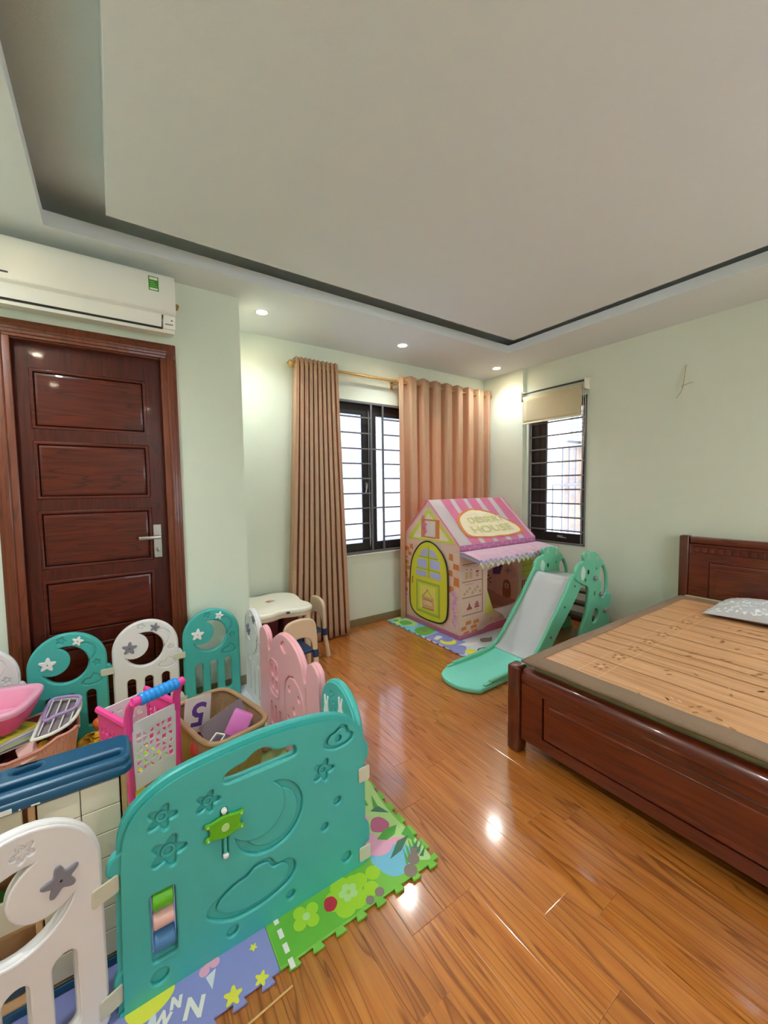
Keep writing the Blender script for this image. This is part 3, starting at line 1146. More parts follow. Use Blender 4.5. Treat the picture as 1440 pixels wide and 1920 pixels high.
obj('balcony_rail', bm, M['neighgr'], nb)
ou = thing('outdoor_unit', 'white outdoor air conditioner unit high on the neighbouring wall', 'air conditioner', (4.99, 2.6, 1.92))
bm = B()
box(bm, 4.86, 5.15, 2.2, 3.02, 1.92, 2.5, 0.01, 2)
obj('case', bm, M['white'], ou)
for i in range(7):
    for j in range(3):
        bm = B()
        box(bm, 4.853, 4.861, 2.83 - 0.07 * j, 2.88 - 0.07 * j, 1.955 + 0.048 * i, 1.985 + 0.048 * i, 0.003, 1)
        obj('slot', bm, M['acgrille'], ou)
bm = B()
for y in (2.3, 2.9):
    box(bm, 4.86, 5.15, y, y + 0.03, 1.89, 1.92)
obj('bracket', bm, M['neighgr'], ou, smooth=None)

# ---------------------------------------------------------------- bed
bed = thing('bed', 'large lacquered red-brown wooden bed with panelled footboard and headboard', 'bed', (2.67, 0.37, 0))
BY0, BY1 = -0.545, 1.281
for y0, y1 in ((1.212, BY1), (BY0, BY0 + 0.069)):
    bm = B()
    box(bm, 1.622, 1.700, y0, y1, 0, 0.446, 0.014, 3)
    obj('post', bm, M['bedwood_z'], bed)
fy0, fy1 = BY0 + 0.074, 1.207
bm = B()
# profile of the footboard in (x, z): rounded roll on top, straight face below
pf = [(1.690, 0.078), (1.690, 0.425), (1.684, 0.436), (1.672, 0.438), (1.658, 0.434), (1.646, 0.424), (1.638, 0.408), (1.636, 0.39), (1.638, 0.374)]
plate(bm, pf + [(1.645, 0.360), (1.66, 0.352), (1.66, 0.078)], plane((0, fy0, 0), (1, 0, 0), (0, 0, 1), (0, 1, 0)), fy1 - fy0, 0.003)
plate(bm, rect(fy0, fy1, 0.078, 0.372), PX(1.641), 0.022, 0.003, [rect(fy0 + 0.115, fy1 - 0.115, 0.128, 0.338)], z0=-0.022)
fb = obj('footboard', bm, M['bedwood'], bed)
bm = B()
plate(bm, rect(fy0 + 0.117, fy1 - 0.117, 0.130, 0.336), PX(1.641), 0.016, 0.010, z0=-0.024, seg=3)
plate(bm, rect(fy0 + 0.15, fy1 - 0.15, 0.160, 0.306), PX(1.641), 0.014, 0.007, z0=-0.017, seg=3)
obj('raised_panel', bm, M['bedwood'], fb)
for y in (1.225, BY0 + 0.03):
    bm = B()
    box(bm, 1.70, 3.66, y, y + 0.026, 0.14, 0.40, 0.005, 2)
    obj('side_rail', bm, M['bedwood'], bed)
bm = B()
box(bm, 1.70, 3.655, BY0 + 0.06, 1.22, 0.33, 0.36)
obj('slat_base', bm, M['bedwood'], bed, smooth=None)
for y0, y1 in ((1.186, 1.250), (BY0 + 0.03, BY0 + 0.094)):
    bm = B()
    box(bm, 3.660, 3.735, y0, y1, 0, 0.945, 0.012, 3)
    obj('post', bm, M['bedwood_z'], bed)
hy0, hy1 = BY0 + 0.096, 1.184
bm = B()
box(bm, 3.672, 3.725, hy0, hy1, 0.20, 0.885, 0.003, 1)
box(bm, 3.664, 3.73, hy0, hy1, 0.885, 0.938, 0.012, 3)
plate(bm, rect(hy0, hy1, 0.40, 0.885), PX(3.672), 0.008, 0.003, [rect(hy0 + 0.125, hy1 - 0.125, 0.45, 0.752), rect(hy0 + 0.01, hy1 - 0.01, 0.815, 0.868)], seg=1)
hb = obj('headboard', bm, M['bedwood'], bed)
bm = B()
plate(bm, rect(hy0 + 0.128, hy1 - 0.128, 0.453, 0.749), PX(3.672), 0.014, 0.008, z0=-0.006, seg=3)
plate(bm, rect(hy0 + 0.165, hy1 - 0.165, 0.49, 0.712), PX(3.672), 0.014, 0.007, z0=-0.004, seg=3)
obj('raised_panel', bm, M['bedwood'], hb)
n = 34
for k in range(n):
    bm = B()
    y = hy0 + 0.03 + (hy1 - hy0 - 0.09) * k / (n - 1)
    box(bm, 3.664, 3.673, y, y + 0.030, 0.822, 0.862, 0.004, 1)
    obj('carved_block', bm, M['bedwood'], hb)

bm = B()
box(bm, 1.702, 3.652, BY0 + 0.08, 1.196, 0.362, 0.490, 0.022, 3)
box(bm, 1.698, 3.654, BY0 + 0.077, 1.199, 0.455, 0.467, 0.006, 2)
tag(obj('mattress', bm, M['mattress']), 'cream mattress lying on the wooden bed under the bamboo mat', 'mattress')

bmx0, bmx1, bmy0, bmy1 = 1.640, 3.535, BY0 + 0.09, 1.208
bt = thing('bamboo_sleeping_mat', 'shiny tan bamboo sleeping mat with wide brown cloth border', 'mat', (2.6, 0.37, 0.49))


def hz(x, y):
    z = 0.4925 + 0.0016 * math.sin(9 * x + 2 * y) + 0.001 * math.sin(21 * y + 3 * x)
    e = min(x - bmx0, bmy1 - y)
    if e < 0.03:
        z -= 0.016 * (1 - e / 0.03) ** 2
    return z


def strip(x0, x1, y0, y1, nx, ny, dz):
    b = B()
    sheet(b, lambda u, v: Vector((x0 + (x1 - x0) * u, y0 + (y1 - y0) * v, hz(x0 + (x1 - x0) * u, y0 + (y1 - y0) * v) + dz)), nx, ny)
    return b


bm = B()
bw = 0.085
for a in (strip(bmx0, bmx0 + bw, bmy0, bmy1, 10, 60, 0.003), strip(bmx1 - bw, bmx1, bmy0, bmy1, 10, 60, 0.003), strip(bmx0, bmx1, bmy1 - 0.068, bmy1, 60, 10, 0.0036), strip(bmx0, bmx1, bmy0, bmy0 + 0.068, 60, 10, 0.0036)):
    me = bpy.data.meshes.new('t')
    a.to_mesh(me)
    a.free()
    add_xf(bm, me, None)
o = obj('cloth_border', bm, M['matborder'], bt, smooth=180)
solidify(o, 0.010)
o = obj('bamboo_sheet', strip(bmx0 + 0.02, bmx1 - 0.02, bmy0 + 0.02, bmy1 - 0.02, 60, 60, 0.002), M['bamboo'], bt, smooth=180)
sheet_o = o
for x in (1.93, 2.08, 2.2, 2.3, 2.38, 2.55, 2.72, 2.86, 3.02, 3.2, 3.34):
    bm = B()
    y0, y1 = bmy0 + 0.07, bmy1 - 0.07
    sheet(bm, lambda u, v: Vector((x + 0.006 * u, y0 + (y1 - y0) * v, hz(x, y0 + (y1 - y0) * v) + 0.0034)), 1, 40)
    obj('fold_line', bm, M['bamboodk'], sheet_o, smooth=None)
# printed ornament: a flower band along the long side and scattered sprigs
bm, bl2 = B(), B()
for k in range(9):
    x = 1.86 + 0.17 * k
    y = 0.93
    z = hz(x, y) + 0.0028
    P = PZ(z, x, y)
    for j in range(5):
        a = 2 * PI * j / 5
        plate(bm, circ(0.032 * math.cos(a), 0.022 * math.sin(a), 0.010, 8, 0.007), P, 0.0003)
    plate(bl2, circ(0, 0, 0.016, 10, 0.012), P, 0.0004)
for y in (0.885, 0.975):
    sheet(bl2, lambda u, v: Vector((1.74 + 1.5 * u, y + 0.004 * v, hz(1.74 + 1.5 * u, y) + 0.0026)), 40, 1)
for k in range(64):
    bx = 1.78 + 0.30 * (k % 6) + rnd.uniform(-0.05, 0.05)
    by = 0.72 - 0.10 * (k // 6) + rnd.uniform(-0.02, 0.02)
    if by < bmy0 + 0.1:
        continue
    P = PZ(hz(bx, by) + 0.0032, bx, by, rnd.uniform(0, 6))
    for j in range(rnd.randint(2, 4)):
        a = rnd.uniform(0, 6.28)
        plate(bm if rnd.random() < 0.6 else bl2, circ(0.035 * math.cos(a), 0.025 * math.sin(a), 0.013, 8, 0.005), P, 0.0003)
obj('dark_print', bm, M['bamboodk'], sheet_o, smooth=None, kind='stuff')
obj('pale_print', bl2, M['bamboolt'], sheet_o, smooth=None, kind='stuff')

# pillow
pl = thing('pillow', 'grey pillow with white leaf print near the headboard', 'pillow', (3.36, 0.62, 0.497))
px0, px1, py0, py1 = 3.10, 3.56, 0.24, 0.925


def pil(u, v, s):
    a, b = 2 * u - 1, 2 * v - 1
    pin = 1 - 0.06 * (1 - a * a) - 0.0
    x = (px0 + px1) / 2 + a * (px1 - px0) / 2 * (1 - 0.07 * (1 - b * b) * 0) * (1 - 0.08 * (1 - abs(b)) * 0 - 0.06 * (1 - b * b) * (1 if abs(a) > 0.9 else abs(a)))
    y = (py0 + py1) / 2 + b * (py1 - py0) / 2 * (1 - 0.06 * (1 - a * a) * abs(b))
    h = max(0.0, (1 - a * a) * (1 - b * b)) ** 0.42
    z = 0.5015 + (0.030 if s > 0 else 0.030) * (1 - (a * a * b * b) ** 2)
    z = 0.515 + 0.012 * (1 - abs(a * b)) + (0.078 * h if s > 0 else -0.025 * h)
    return Vector((x, y, max(z + 0.004 * math.sin(9 * a + 4 * b) * h, 0.4985)))


bm = B()
sheet(bm, lambda u, v: pil(u, v, 1), 28, 32)
top = obj('pillow_top', bm, M['greyfab'], pl, smooth=180)
bm = B()
sheet(bm, lambda u, v: pil(u, v, -1) - Vector((0, 0, 0.0002)), 28, 32)
obj('pillow_back', bm, M['greyund'], pl, smooth=180)
bm = B()
for k in range(400):
    u, v = rnd.uniform(0.03, 0.97), rnd.uniform(0.03, 0.97)
    c0 = pil(u, v, 1)
    du = (pil(u + 0.01, v, 1) - c0).normalized()
    nn = du.cross((pil(u, v + 0.01, 1) - c0)).normalized()
    if nn.z < 0:
        nn = -nn
    a = rnd.uniform(0, PI)
    e1 = (du * math.cos(a) + nn.cross(du) * math.sin(a)).normalized()
    e2 = nn.cross(e1)
    vs = [bm.verts.new(c0 + nn * 0.0012 + e1 * p + e2 * q) for p, q in ((-0.012, 0), (-0.004, 0.005), (0.006, 0.0045), (0.013, 0), (0.006, -0.0045), (-0.004, -0.005))]
    bm.faces.new(vs)
obj('leaf_print', bm, M['leafw'], top, smooth=None, kind='stuff')

# ---------------------------------------------------------------- play mats of interlocking foam tiles
def puzzle_tile(x0, x1, y0, y1, edges, seed):
    """Outline with trapezoid tabs; edges = (south, east, north, west): 1 tabs out, -1 sockets, 0 straight."""
    out = []
    c = [(x0, y0), (x1, y0), (x1, y1), (x0, y1)]
    nrm = [(0, -1), (1, 0), (0, 1), (-1, 0)]
    for k in range(4):
        a, b = c[k], c[(k + 1) % 4]
        L = math.hypot(b[0] - a[0], b[1] - a[1])
        ux, uy = (b[0] - a[0]) / L, (b[1] - a[1]) / L
        nx, ny = nrm[k]
        out.append(a)
        if edges[k] == 0:
            continue
        n = max(3, round(L / 0.075))
        p = L / n
        dep = 0.017 * (1 if edges[k] > 0 else -1)
        if edges[k] > 0:
            lo, hi, wl, wh = 0.33, 0.67, 0.26, 0.74
        else:
            lo, hi, wl, wh = 0.33, 0.67, 0.26, 0.74
        for i in range(n):
            for f, dd in ((lo, 0), (wl, dep), (wh, dep), (hi, 0)):
                s = (i + f) * p
                out.append((a[0] + ux * s + nx * dd, a[1] + uy * s + ny * dd))
    return out


def tile(parent, name, x0, x1, y0, y1, edges, m, label):
    bm = B()
    plate(bm, puzzle_tile(x0, x1, y0, y1, edges, 0), PZ(0.0005), 0.011, 0.0015, seg=1)
    return obj(name, bm, m, parent, smooth=None, label=label)


def pr(parent, name, polys, m, z=0.0, label=None):
    o = None
    for i, p in enumerate(polys):
        bm = B()
        plate(bm, p, PZ(0.0115 + z + 0.00002 * i), 0.0003)
        q = obj(name, bm, M[m], parent, smooth=None, label=label)
        o = o or q
    return o


pm = thing('play_mat', 'colourful puzzle-edged foam play mat under the plastic play pen', 'play mat', (0.2, 1.87, 0))
T = {}
for i, (x0, x1) in enumerate(((-0.80 + 0.012, -0.275), (-0.275, 0.325), (0.325, 0.915))):
    for j, (y0, y1) in enumerate(((1.018, 1.60), (1.60, 2.20), (2.20, 2.735))):
        e = [0, 0, 0, 0]
        e[0] = 1 if j == 0 else 0
        e[1] = -1 if i == 2 else 0
        m = {(2, 0): 'matgreen', (1, 0): 'matviolet', (0, 0): 'matwhite', (2, 1): 'matpale', (1, 1): 'matyellow', (0, 1): 'matgreen', (0, 2): 'matyellow', (1, 2): 'matlime', (2, 2): 'matwhite'}[(i, j)]
        lb = {(2, 0): 'green foam tile printed with bushes, a pond and a pink bird', (1, 0): 'violet foam tile printed with yellow stars and moon'}.get((i, j))
        x1 = 0.80 if (i, j) == (2, 2) else x1
        T[i, j] = tile(pm, 'foam_tile', x0 + 0.0008, x1 - 0.0008, y0 + 0.0008, y1 - 0.0008, e, M[m], lb)
# prints on the near right tile
g = T[2, 0]
pr(g, 'printed_meadow', [smooth_closed([(0.72, 1.55), (0.90, 1.56), (0.885, 1.3), (0.895, 1.06), (0.86, 1.04), (0.76, 1.14), (0.70, 1.2), (0.70, 1.4)])], 'matpale')
pr(g, 'printed_pond', [smooth_closed([(0.705, 1.14), (0.74, 1.19), (0.80, 1.16), (0.86, 1.10), (0.84, 1.06), (0.78, 1.04), (0.73, 1.06)])], 'matblue', 0.0003)
pr(g, 'printed_bird', [smooth_closed([(0.70, 1.20), (0.70, 1.29), (0.72, 1.31), (0.76, 1.25), (0.80, 1.195), (0.855, 1.16), (0.87, 1.145), (0.81, 1.150), (0.775, 1.135), (0.73, 1.15)]),
                       smooth_closed([(0.70, 1.31), (0.70, 1.36), (0.75, 1.345), (0.80, 1.32), (0.79, 1.30), (0.73, 1.315)])], 'matpink', 0.0006)
pr(g, 'printed_cheek', [circ(0.724, 1.238, 0.016, 16)], 'matred', 0.0009)
pr(g, 'printed_flower', [smooth_closed([(0.775, 1.245), (0.80, 1.29), (0.835, 1.285), (0.85, 1.24), (0.82, 1.215)]), smooth_closed([(0.705, 1.39), (0.72, 1.425), (0.75, 1.42), (0.745, 1.385)])], 'matrose', 0.0007)
pr(g, 'printed_leaf', [[(0.77, 1.205), (0.82, 1.225), (0.87, 1.215), (0.84, 1.185), (0.80, 1.18)], [(0.86, 1.17), (0.90, 1.19), (0.895, 1.13), (0.88, 1.12)]] +
   [[(0.80 + 0.02 * k, 1.06 + 0.012 * k), (0.83 + 0.02 * k, 1.12 + 0.012 * k), (0.815 + 0.02 * k, 1.06 + 0.012 * k)] for k in range(4)] +
   [[(0.72 + 0.03 * k, 1.46 - 0.03 * k), (0.75 + 0.03 * k, 1.52 - 0.03 * k), (0.74 + 0.03 * k, 1.45 - 0.03 * k)] for k in range(5)], 'matleaf', 0.0008)
pr(g, 'printed_blade', [[(0.765, 1.11), (0.83, 1.155), (0.88, 1.15), (0.82, 1.115)], [(0.76, 1.36), (0.79, 1.39), (0.80, 1.35)], [(0.82, 1.33), (0.86, 1.34), (0.88, 1.28)]] +
   [[(0.86, 1.10 - 0.02 * k), (0.905, 1.12 - 0.02 * k), (0.87, 1.09 - 0.02 * k)] for k in range(3)], 'matdeep', 0.0009)
pr(g, 'printed_stone', [circ(0.835, 1.063, 0.022, 14), circ(0.80, 1.035, 0.024, 14), circ(0.86, 1.085, 0.018, 14), circ(0.63, 1.032, 0.014, 12), circ(0.67, 1.036, 0.016, 12)], 'matbrown', 0.0009)
pr(g, 'printed_grass', [[(0.328, 1.15), (0.328, 1.022), (0.58, 1.022), (0.66, 1.05), (0.70, 1.12), (0.70, 1.15)]], 'lgreen')
pr(g, 'printed_bush', [circ(0.575 + 0.04 * math.cos(a), 1.09 + 0.035 * math.sin(a), 0.034, 16) for a in (0.5, 1.7, 3.0, 4.2, 5.3)] + [circ(0.66 + 0.03 * math.cos(a), 1.09 + 0.03 * math.sin(a), 0.026, 14) for a in (0.5, 2.5, 4.5)] + [circ(0.44 + 0.028 * math.cos(a), 1.105 + 0.024 * math.sin(a), 0.020, 12) for a in (0.5, 2.1, 3.6, 5.2)], 'matlime', 0.0003)
pr(g, 'printed_blossom', [circ(0.585 + 0.02 * math.cos(a), 1.095 + 0.018 * math.sin(a), 0.013, 12) for a in (0.4, 1.6, 2.9, 4.1, 5.4)] + [circ(0.44, 1.105, 0.012, 10)], 'matpale', 0.0006)
pr(g, 'printed_apple', [smooth_closed([(0.498, 1.098), (0.512, 1.118), (0.535, 1.112), (0.54, 1.088), (0.52, 1.072), (0.50, 1.08)])], 'matred', 0.0007)
pr(g, 'printed_dash', [rect(0.350, 0.364, 1.135 - 0.045 * k, 1.163 - 0.045 * k) for k in range(4)], 'matcream', 0.0006)
g = T[1, 0]
pr(g, 'printed_star', [star(0.202, 1.034, 0.024, 1.3), star(0.276, 1.028, 0.019, 1.0), star(0.279, 1.116, 0.011, 0.7)], 'matyellow', 0.0003)
pr(g, 'printed_moon', [smooth_closed([(-0.035, 1.15), (0.0, 1.165), (0.06, 1.165), (0.078, 1.145), (0.055, 1.12), (0.01, 1.107), (-0.02, 1.118)])], 'matyellow', 0.0003)
for x, y, sz, a in ((0.113, 1.065, 0.062, -0.42), (0.076, 1.104, 0.034, -0.3), (0.046, 1.086, 0.036, -0.75)):
    bm = B()
    text(bm, 'N', PZ(0.0122, x, y, a), sz, 0.0004, bold=0.0025)
    obj('printed_letter', bm, M['matcream'], g, smooth=None)
pr(g, 'printed_cone', [[(0.15, 1.118), (0.178, 1.125), (0.160, 1.08)], smooth_closed([(0.015, 1.105), (0.03, 1.11), (0.025, 1.075), (0.005, 1.08)])], 'matwhite', 0.0003)
pr(g, 'printed_swirl', [circ(0.150, 1.135, 0.014, 12), circ(0.178, 1.142, 0.014, 12), circ(0.166, 1.152, 0.014, 12)], 'matpink', 0.0004)
pr(T[0, 0], 'printed_cloud', [circ(-0.10 - 0.05 * k, 1.06 + 0.01 * (k % 2), 0.035, 16) for k in range(3)], 'matcream', 0.0003)
for key, cols in (((2, 1), ('matyellow', 'matblue')), ((1, 1), ('orange', 'matgreen')), ((0, 2), ('orange', 'matbrown')), ((1, 2), ('matred', 'matyellow')), ((0, 1), ('matpink', 'matlime'))):
    cx, cy = {0: -0.53, 1: 0.025, 2: 0.62}[key[0]], {0: 1.3, 1: 1.9, 2: 2.45}[key[1]]
    for q, cn in enumerate(cols):
        pr(T[key], 'printed_blob', [smooth_closed([(cx + (0.08 + 0.05 * rnd.random()) * math.cos(a) + 0.14 * s, cy + (0.08 + 0.05 * rnd.random()) * math.sin(a) + 0.12 * s2) for a in [2 * PI * t / 7 for t in range(7)]], 3) for s, s2 in ((1 - 2 * q, 1), (2 * q - 1, -0.8))], cn, 0.0003 + 0.0003 * q)

tm = thing('play_mat', 'pale printed foam play mat under the pink play tent', 'play mat', (2.8, 2.7, 0))
TT = {}
for i, (x0, x1) in enumerate(((2.228, 2.82), (2.82, 3.42))):
    for j, (y0, y1) in enumerate(((2.128, 2.68), (2.68, 3.235))):
        m = {(0, 0): 'matwhite', (1, 0): 'matcream', (0, 1): 'matblue', (1, 1): 'matgreen'}[i, j]
        TT[i, j] = tile(tm, 'foam_tile', x0 + 0.0008, x1 - 0.0008, y0 + 0.0008, y1 - 0.0008, [1 if j == 0 else 0, 0, 0, -1 if i == 0 else 0], M[m], None)
pr(TT[0, 0], 'printed_sky', [rect(2.236, 2.45, 2.36, 2.672), smooth_closed([(2.236, 2.2), (2.32, 2.24), (2.38, 2.3), (2.34, 2.36), (2.236, 2.36)])], 'matviolet')
pr(TT[0, 0], 'printed_moon', [crescent((2.335, 2.46), 0.07, (2.36, 2.50), 0.05), smooth_closed([(2.29, 2.19), (2.31, 2.24), (2.37, 2.24), (2.39, 2.20), (2.34, 2.16)])], 'matyellow', 0.0004)
pr(TT[0, 0], 'printed_cloud', [circ(2.40, 2.33, 0.03, 14), circ(2.44, 2.31, 0.035, 14), circ(2.50, 2.30, 0.03, 14), circ(2.30, 2.57, 0.025, 14), circ(2.34, 2.585, 0.03, 14)], 'matcream', 0.0006)
pr(TT[0, 0], 'printed_animal', [smooth_closed([(2.56, 2.28), (2.60, 2.34), (2.66, 2.33), (2.69, 2.29), (2.64, 2.25)])], 'matbrown', 0.0006)
pr(TT[0, 0], 'printed_outline', [smooth_closed([(2.40, 2.19), (2.44, 2.205), (2.50, 2.19), (2.50, 2.18), (2.44, 2.193), (2.40, 2.18)]), circ(2.70, 2.305, 0.012, 10), circ(2.57, 2.19, 0.008, 8)], 'dark', 0.0008)
pr(TT[0, 1], 'printed_island', [smooth_closed([(2.25, 2.70), (2.26, 2.83), (2.33, 2.88), (2.42, 2.85), (2.43, 2.74), (2.34, 2.69)])], 'lgreen', 0.0003)
pr(TT[0, 1], 'printed_flower', [circ(2.335, 2.785, 0.03, 14)], 'matbrown', 0.0006)
pr(TT[0, 1], 'printed_shore', [smooth_closed([(2.24, 3.05), (2.27, 3.2), (2.40, 3.22), (2.42, 3.0), (2.34, 2.94)])], 'matpale', 0.0003)
pr(TT[0, 1], 'printed_grass', [smooth_closed([(2.27, 3.02), (2.30, 3.12), (2.38, 3.1), (2.37, 3.0)]), circ(2.29, 3.17, 0.03, 10)], 'matleaf', 0.0006)

# ---------------------------------------------------------------- play tent
tent = thing('play_tent', 'pink and cream cloth play house tent shaped like a bakery', 'play tent', (2.95, 2.83, 0.012))
TX0, TX1, TY0, TY1, TE, TR, TYM = 2.433, 3.475, 2.42, 3.237, 0.835, 1.222, 2.83
Z0 = 0.0125


def wob(bm, amp, f=9.0):
    for v in bm.verts:
        a = amp * (math.sin(f * v.co.x + 1.3 * f * v.co.z) + 0.6 * math.sin(2.1 * f * v.co.y + 1.7 * f * v.co.z + 1))
        v.co += Vector((a, a, 0)) * 0.5


bm = B()
plate(bm, [(TY0, Z0), (TY1, Z0), (TY1, TE), (TYM, TR), (TY0, TE)], PX(TX0), 0.0)
side = obj('side_wall', bm, M['peach'], tent, smooth=None, label='peach cloth gable wall with the yellow arched door')
S = PX(TX0 - 0.0002)
decal('gable_print', [[(2.47, 0.845), (3.14, 0.835), (2.825, 1.15)]], S, M['tentlime'], side)
decal('gable_field', [[(2.54, 0.862), (3.06, 0.855), (2.822, 1.105)]], PX(TX0 - 0.001), M['tentcream'], side)
decal('shutter_print', [rect(2.672, 2.725, 0.872, 1.045), rect(2.875, 2.93, 0.868, 1.045), rect(2.725, 2.875, 1.03, 1.045), rect(2.725, 2.875, 0.868, 0.882)], PX(TX0 - 0.0018), M['brickprint'], side)
decal('window_print', [rect(2.726, 2.80, 0.883, 1.029), rect(2.806, 2.874, 0.883, 1.029)], PX(TX0 - 0.0018), M['tentwhite'], side)
decal('flower_print', [star(2.885, 0.985, 0.045), star(2.90, 1.055, 0.030, 1), star(2.87, 0.93, 0.03, 2)], PX(TX0 - 0.0026), M['tentpink'], side)
bp = [(2.50, 2.552, 0.695, 0.757), (2.425, 2.50, 0.62, 0.675), (2.505, 2.552, 0.555, 0.612), (2.425, 2.495, 0.475, 0.555), (2.49, 2.55, 0.41, 0.47), (3.12, 3.20, 0.71, 0.755), (3.085, 3.14, 0.665, 0.705), (3.13, 3.22, 0.575, 0.615), (3.10, 3.17, 0.52, 0.56), (3.15, 3.225, 0.44, 0.50), (3.11, 3.17, 0.385, 0.43), (3.15, 3.225, 0.29, 0.335), (3.06, 3.11, 0.735, 0.785), (3.14, 3.2, 0.64, 0.655)]
decal('brick_print', [[(a, c), (b, c + 0.005), (b - 0.005, e), (a + 0.004, e - 0.004)] for a, b, c, e in bp], S, M['brickprint'], side)
decal('blossom_print', [star(2.47 + 0.03 * rnd.random(), 0.13 + 0.035 * k, 0.022 + 0.012 * rnd.random(), rnd.random()) for k in range(9)] + [star(3.17, 0.26, 0.02), star(3.2, 0.21, 0.024)], S, M['flowerprint'], side)
decal('leaf_print', [circ(2.50 - 0.02 * (k % 2), 0.15 + 0.06 * k, 0.012, 8, 0.007) for k in range(5)] + [circ(3.15, 0.55 + 0.03 * k, 0.010, 8, 0.006) for k in range(3)], PX(TX0 - 0.001), M['olive'], side)
bm = B()
box(bm, TX0 - 0.006, TX0, TY0 - 0.004, TY1, Z0, Z0 + 0.042, 0.002, 1)
obj('hem_band', bm, M['tentpink'], side)

# the door flap, a separate oval cloth with black piping
dpts = smooth_closed([(2.818, 0.838), (2.93, 0.80), (3.018, 0.71), (3.07, 0.60), (3.09, 0.45), (3.095, 0.25), (3.075, 0.16), (3.01, 0.11), (2.90, 0.088), (2.76, 0.088), (2.64, 0.105), (2.572, 0.165), (2.553, 0.28), (2.552, 0.45), (2.557, 0.60), (2.60, 0.715), (2.70, 0.805)], 5)
DX = TX0 - 0.012


def bulge(y, z):
    return 0.016 * max(0, 1 - ((y - 2.82) / 0.28) ** 2) * max(0, 1 - ((z - 0.46) / 0.40) ** 2) + 0.003 * math.sin(38 * y + 20 * z)


bm = B()
plate(bm, dpts, PX(DX), 0.003)
door = obj('door_flap', bm, M['tentyellow'], tent, smooth=None, label='yellow cloth door flap with black piped edge')
bm = B()
tube(bm, [(DX - 0.002, a, b) for a, b in dpts], 0.0075, 6, closed=True)
obj('piping', bm, M['black'], door)
P1, P2, P3, P4 = PX(DX - 0.003), PX(DX - 0.0038), PX(DX - 0.0046), PX(DX - 0.0054)
decal('window_print', [smooth_closed([(2.79, 0.768), (2.79, 0.70), (2.69, 0.695), (2.72, 0.74)], 2), smooth_closed([(2.835, 0.768), (2.835, 0.70), (2.935, 0.69), (2.90, 0.745)], 2), rrect(2.655, 2.785, 0.585, 0.668, 0.01), rrect(2.835, 2.975, 0.58, 0.66, 0.01), rrect(2.64, 2.785, 0.495, 0.555, 0.01), rrect(2.84, 2.99, 0.495, 0.55, 0.01)], P1, M['lavender'], door)
decal('mullion_print', [rect(2.803, 2.818, 0.49, 0.79), rect(2.65, 2.99, 0.562, 0.574), rect(2.68, 2.96, 0.677, 0.688)], P1, M['olive'], door)
decal('panel_print', [rect(2.655, 2.995, 0.14, 0.455)], P1, M['olive'], door)
decal('panel_print', [rect(2.68, 2.972, 0.165, 0.43)], P2, M['tentlime'], door)
decal('panel_print', [rect(2.715, 2.94, 0.185, 0.41)], P3, M['tentpaleyel'], door)
sg = [(2.895, 0.265), (2.745, 0.258), (2.742, 0.232), (2.75, 0.19), (2.90, 0.187)]
decal('hanging_sign_print', [[(2.905, 0.305), (2.74, 0.305), (2.735, 0.20), (2.90, 0.195)]], P4, M['tanprint'], door)
decal('sign_edge_print', [[(2.90, 0.196), (2.736, 0.201), (2.736, 0.193), (2.90, 0.187)]], PX(DX - 0.006), M['brownprint'], door)
decal('hinge_print', [rect(3.045, 3.058, 0.40, 0.47)], P1, M['brownprint'], door)
bm = B()
tube(bm, [(DX - 0.007, 2.90, 0.303), (DX - 0.007, 2.826, 0.372), (DX - 0.007, 2.745, 0.303)], 0.0018, 4)
plate(bm, circ(2.826, 0.373, 0.006, 10), P4, 0.002)
obj('sign_cord', bm, M['brownprint'], door, smooth=None)
bm = B()
Tm = plane((DX - 0.0064, 2.822, 0.245), (0, -1, 0), (0, 0, 1), (-1, 0, 0))
text(bm, 'OPEN', Tm, 0.05, 0.0006, bold=0.0012)
obj('sign_lettering', bm, M['tentcream'], door, smooth=None)
bm = B()
text(bm, 'WELCOME', plane((DX - 0.0064, 2.822, 0.284), (0, -1, 0), (0, 0, 1), (-1, 0, 0)), 0.018, 0.0006) if False else box(bm, DX - 0.0068, DX - 0.006, 2.76, 2.885, 0.278, 0.283)
obj('sign_line', bm, M['brownprint'], door, smooth=None)

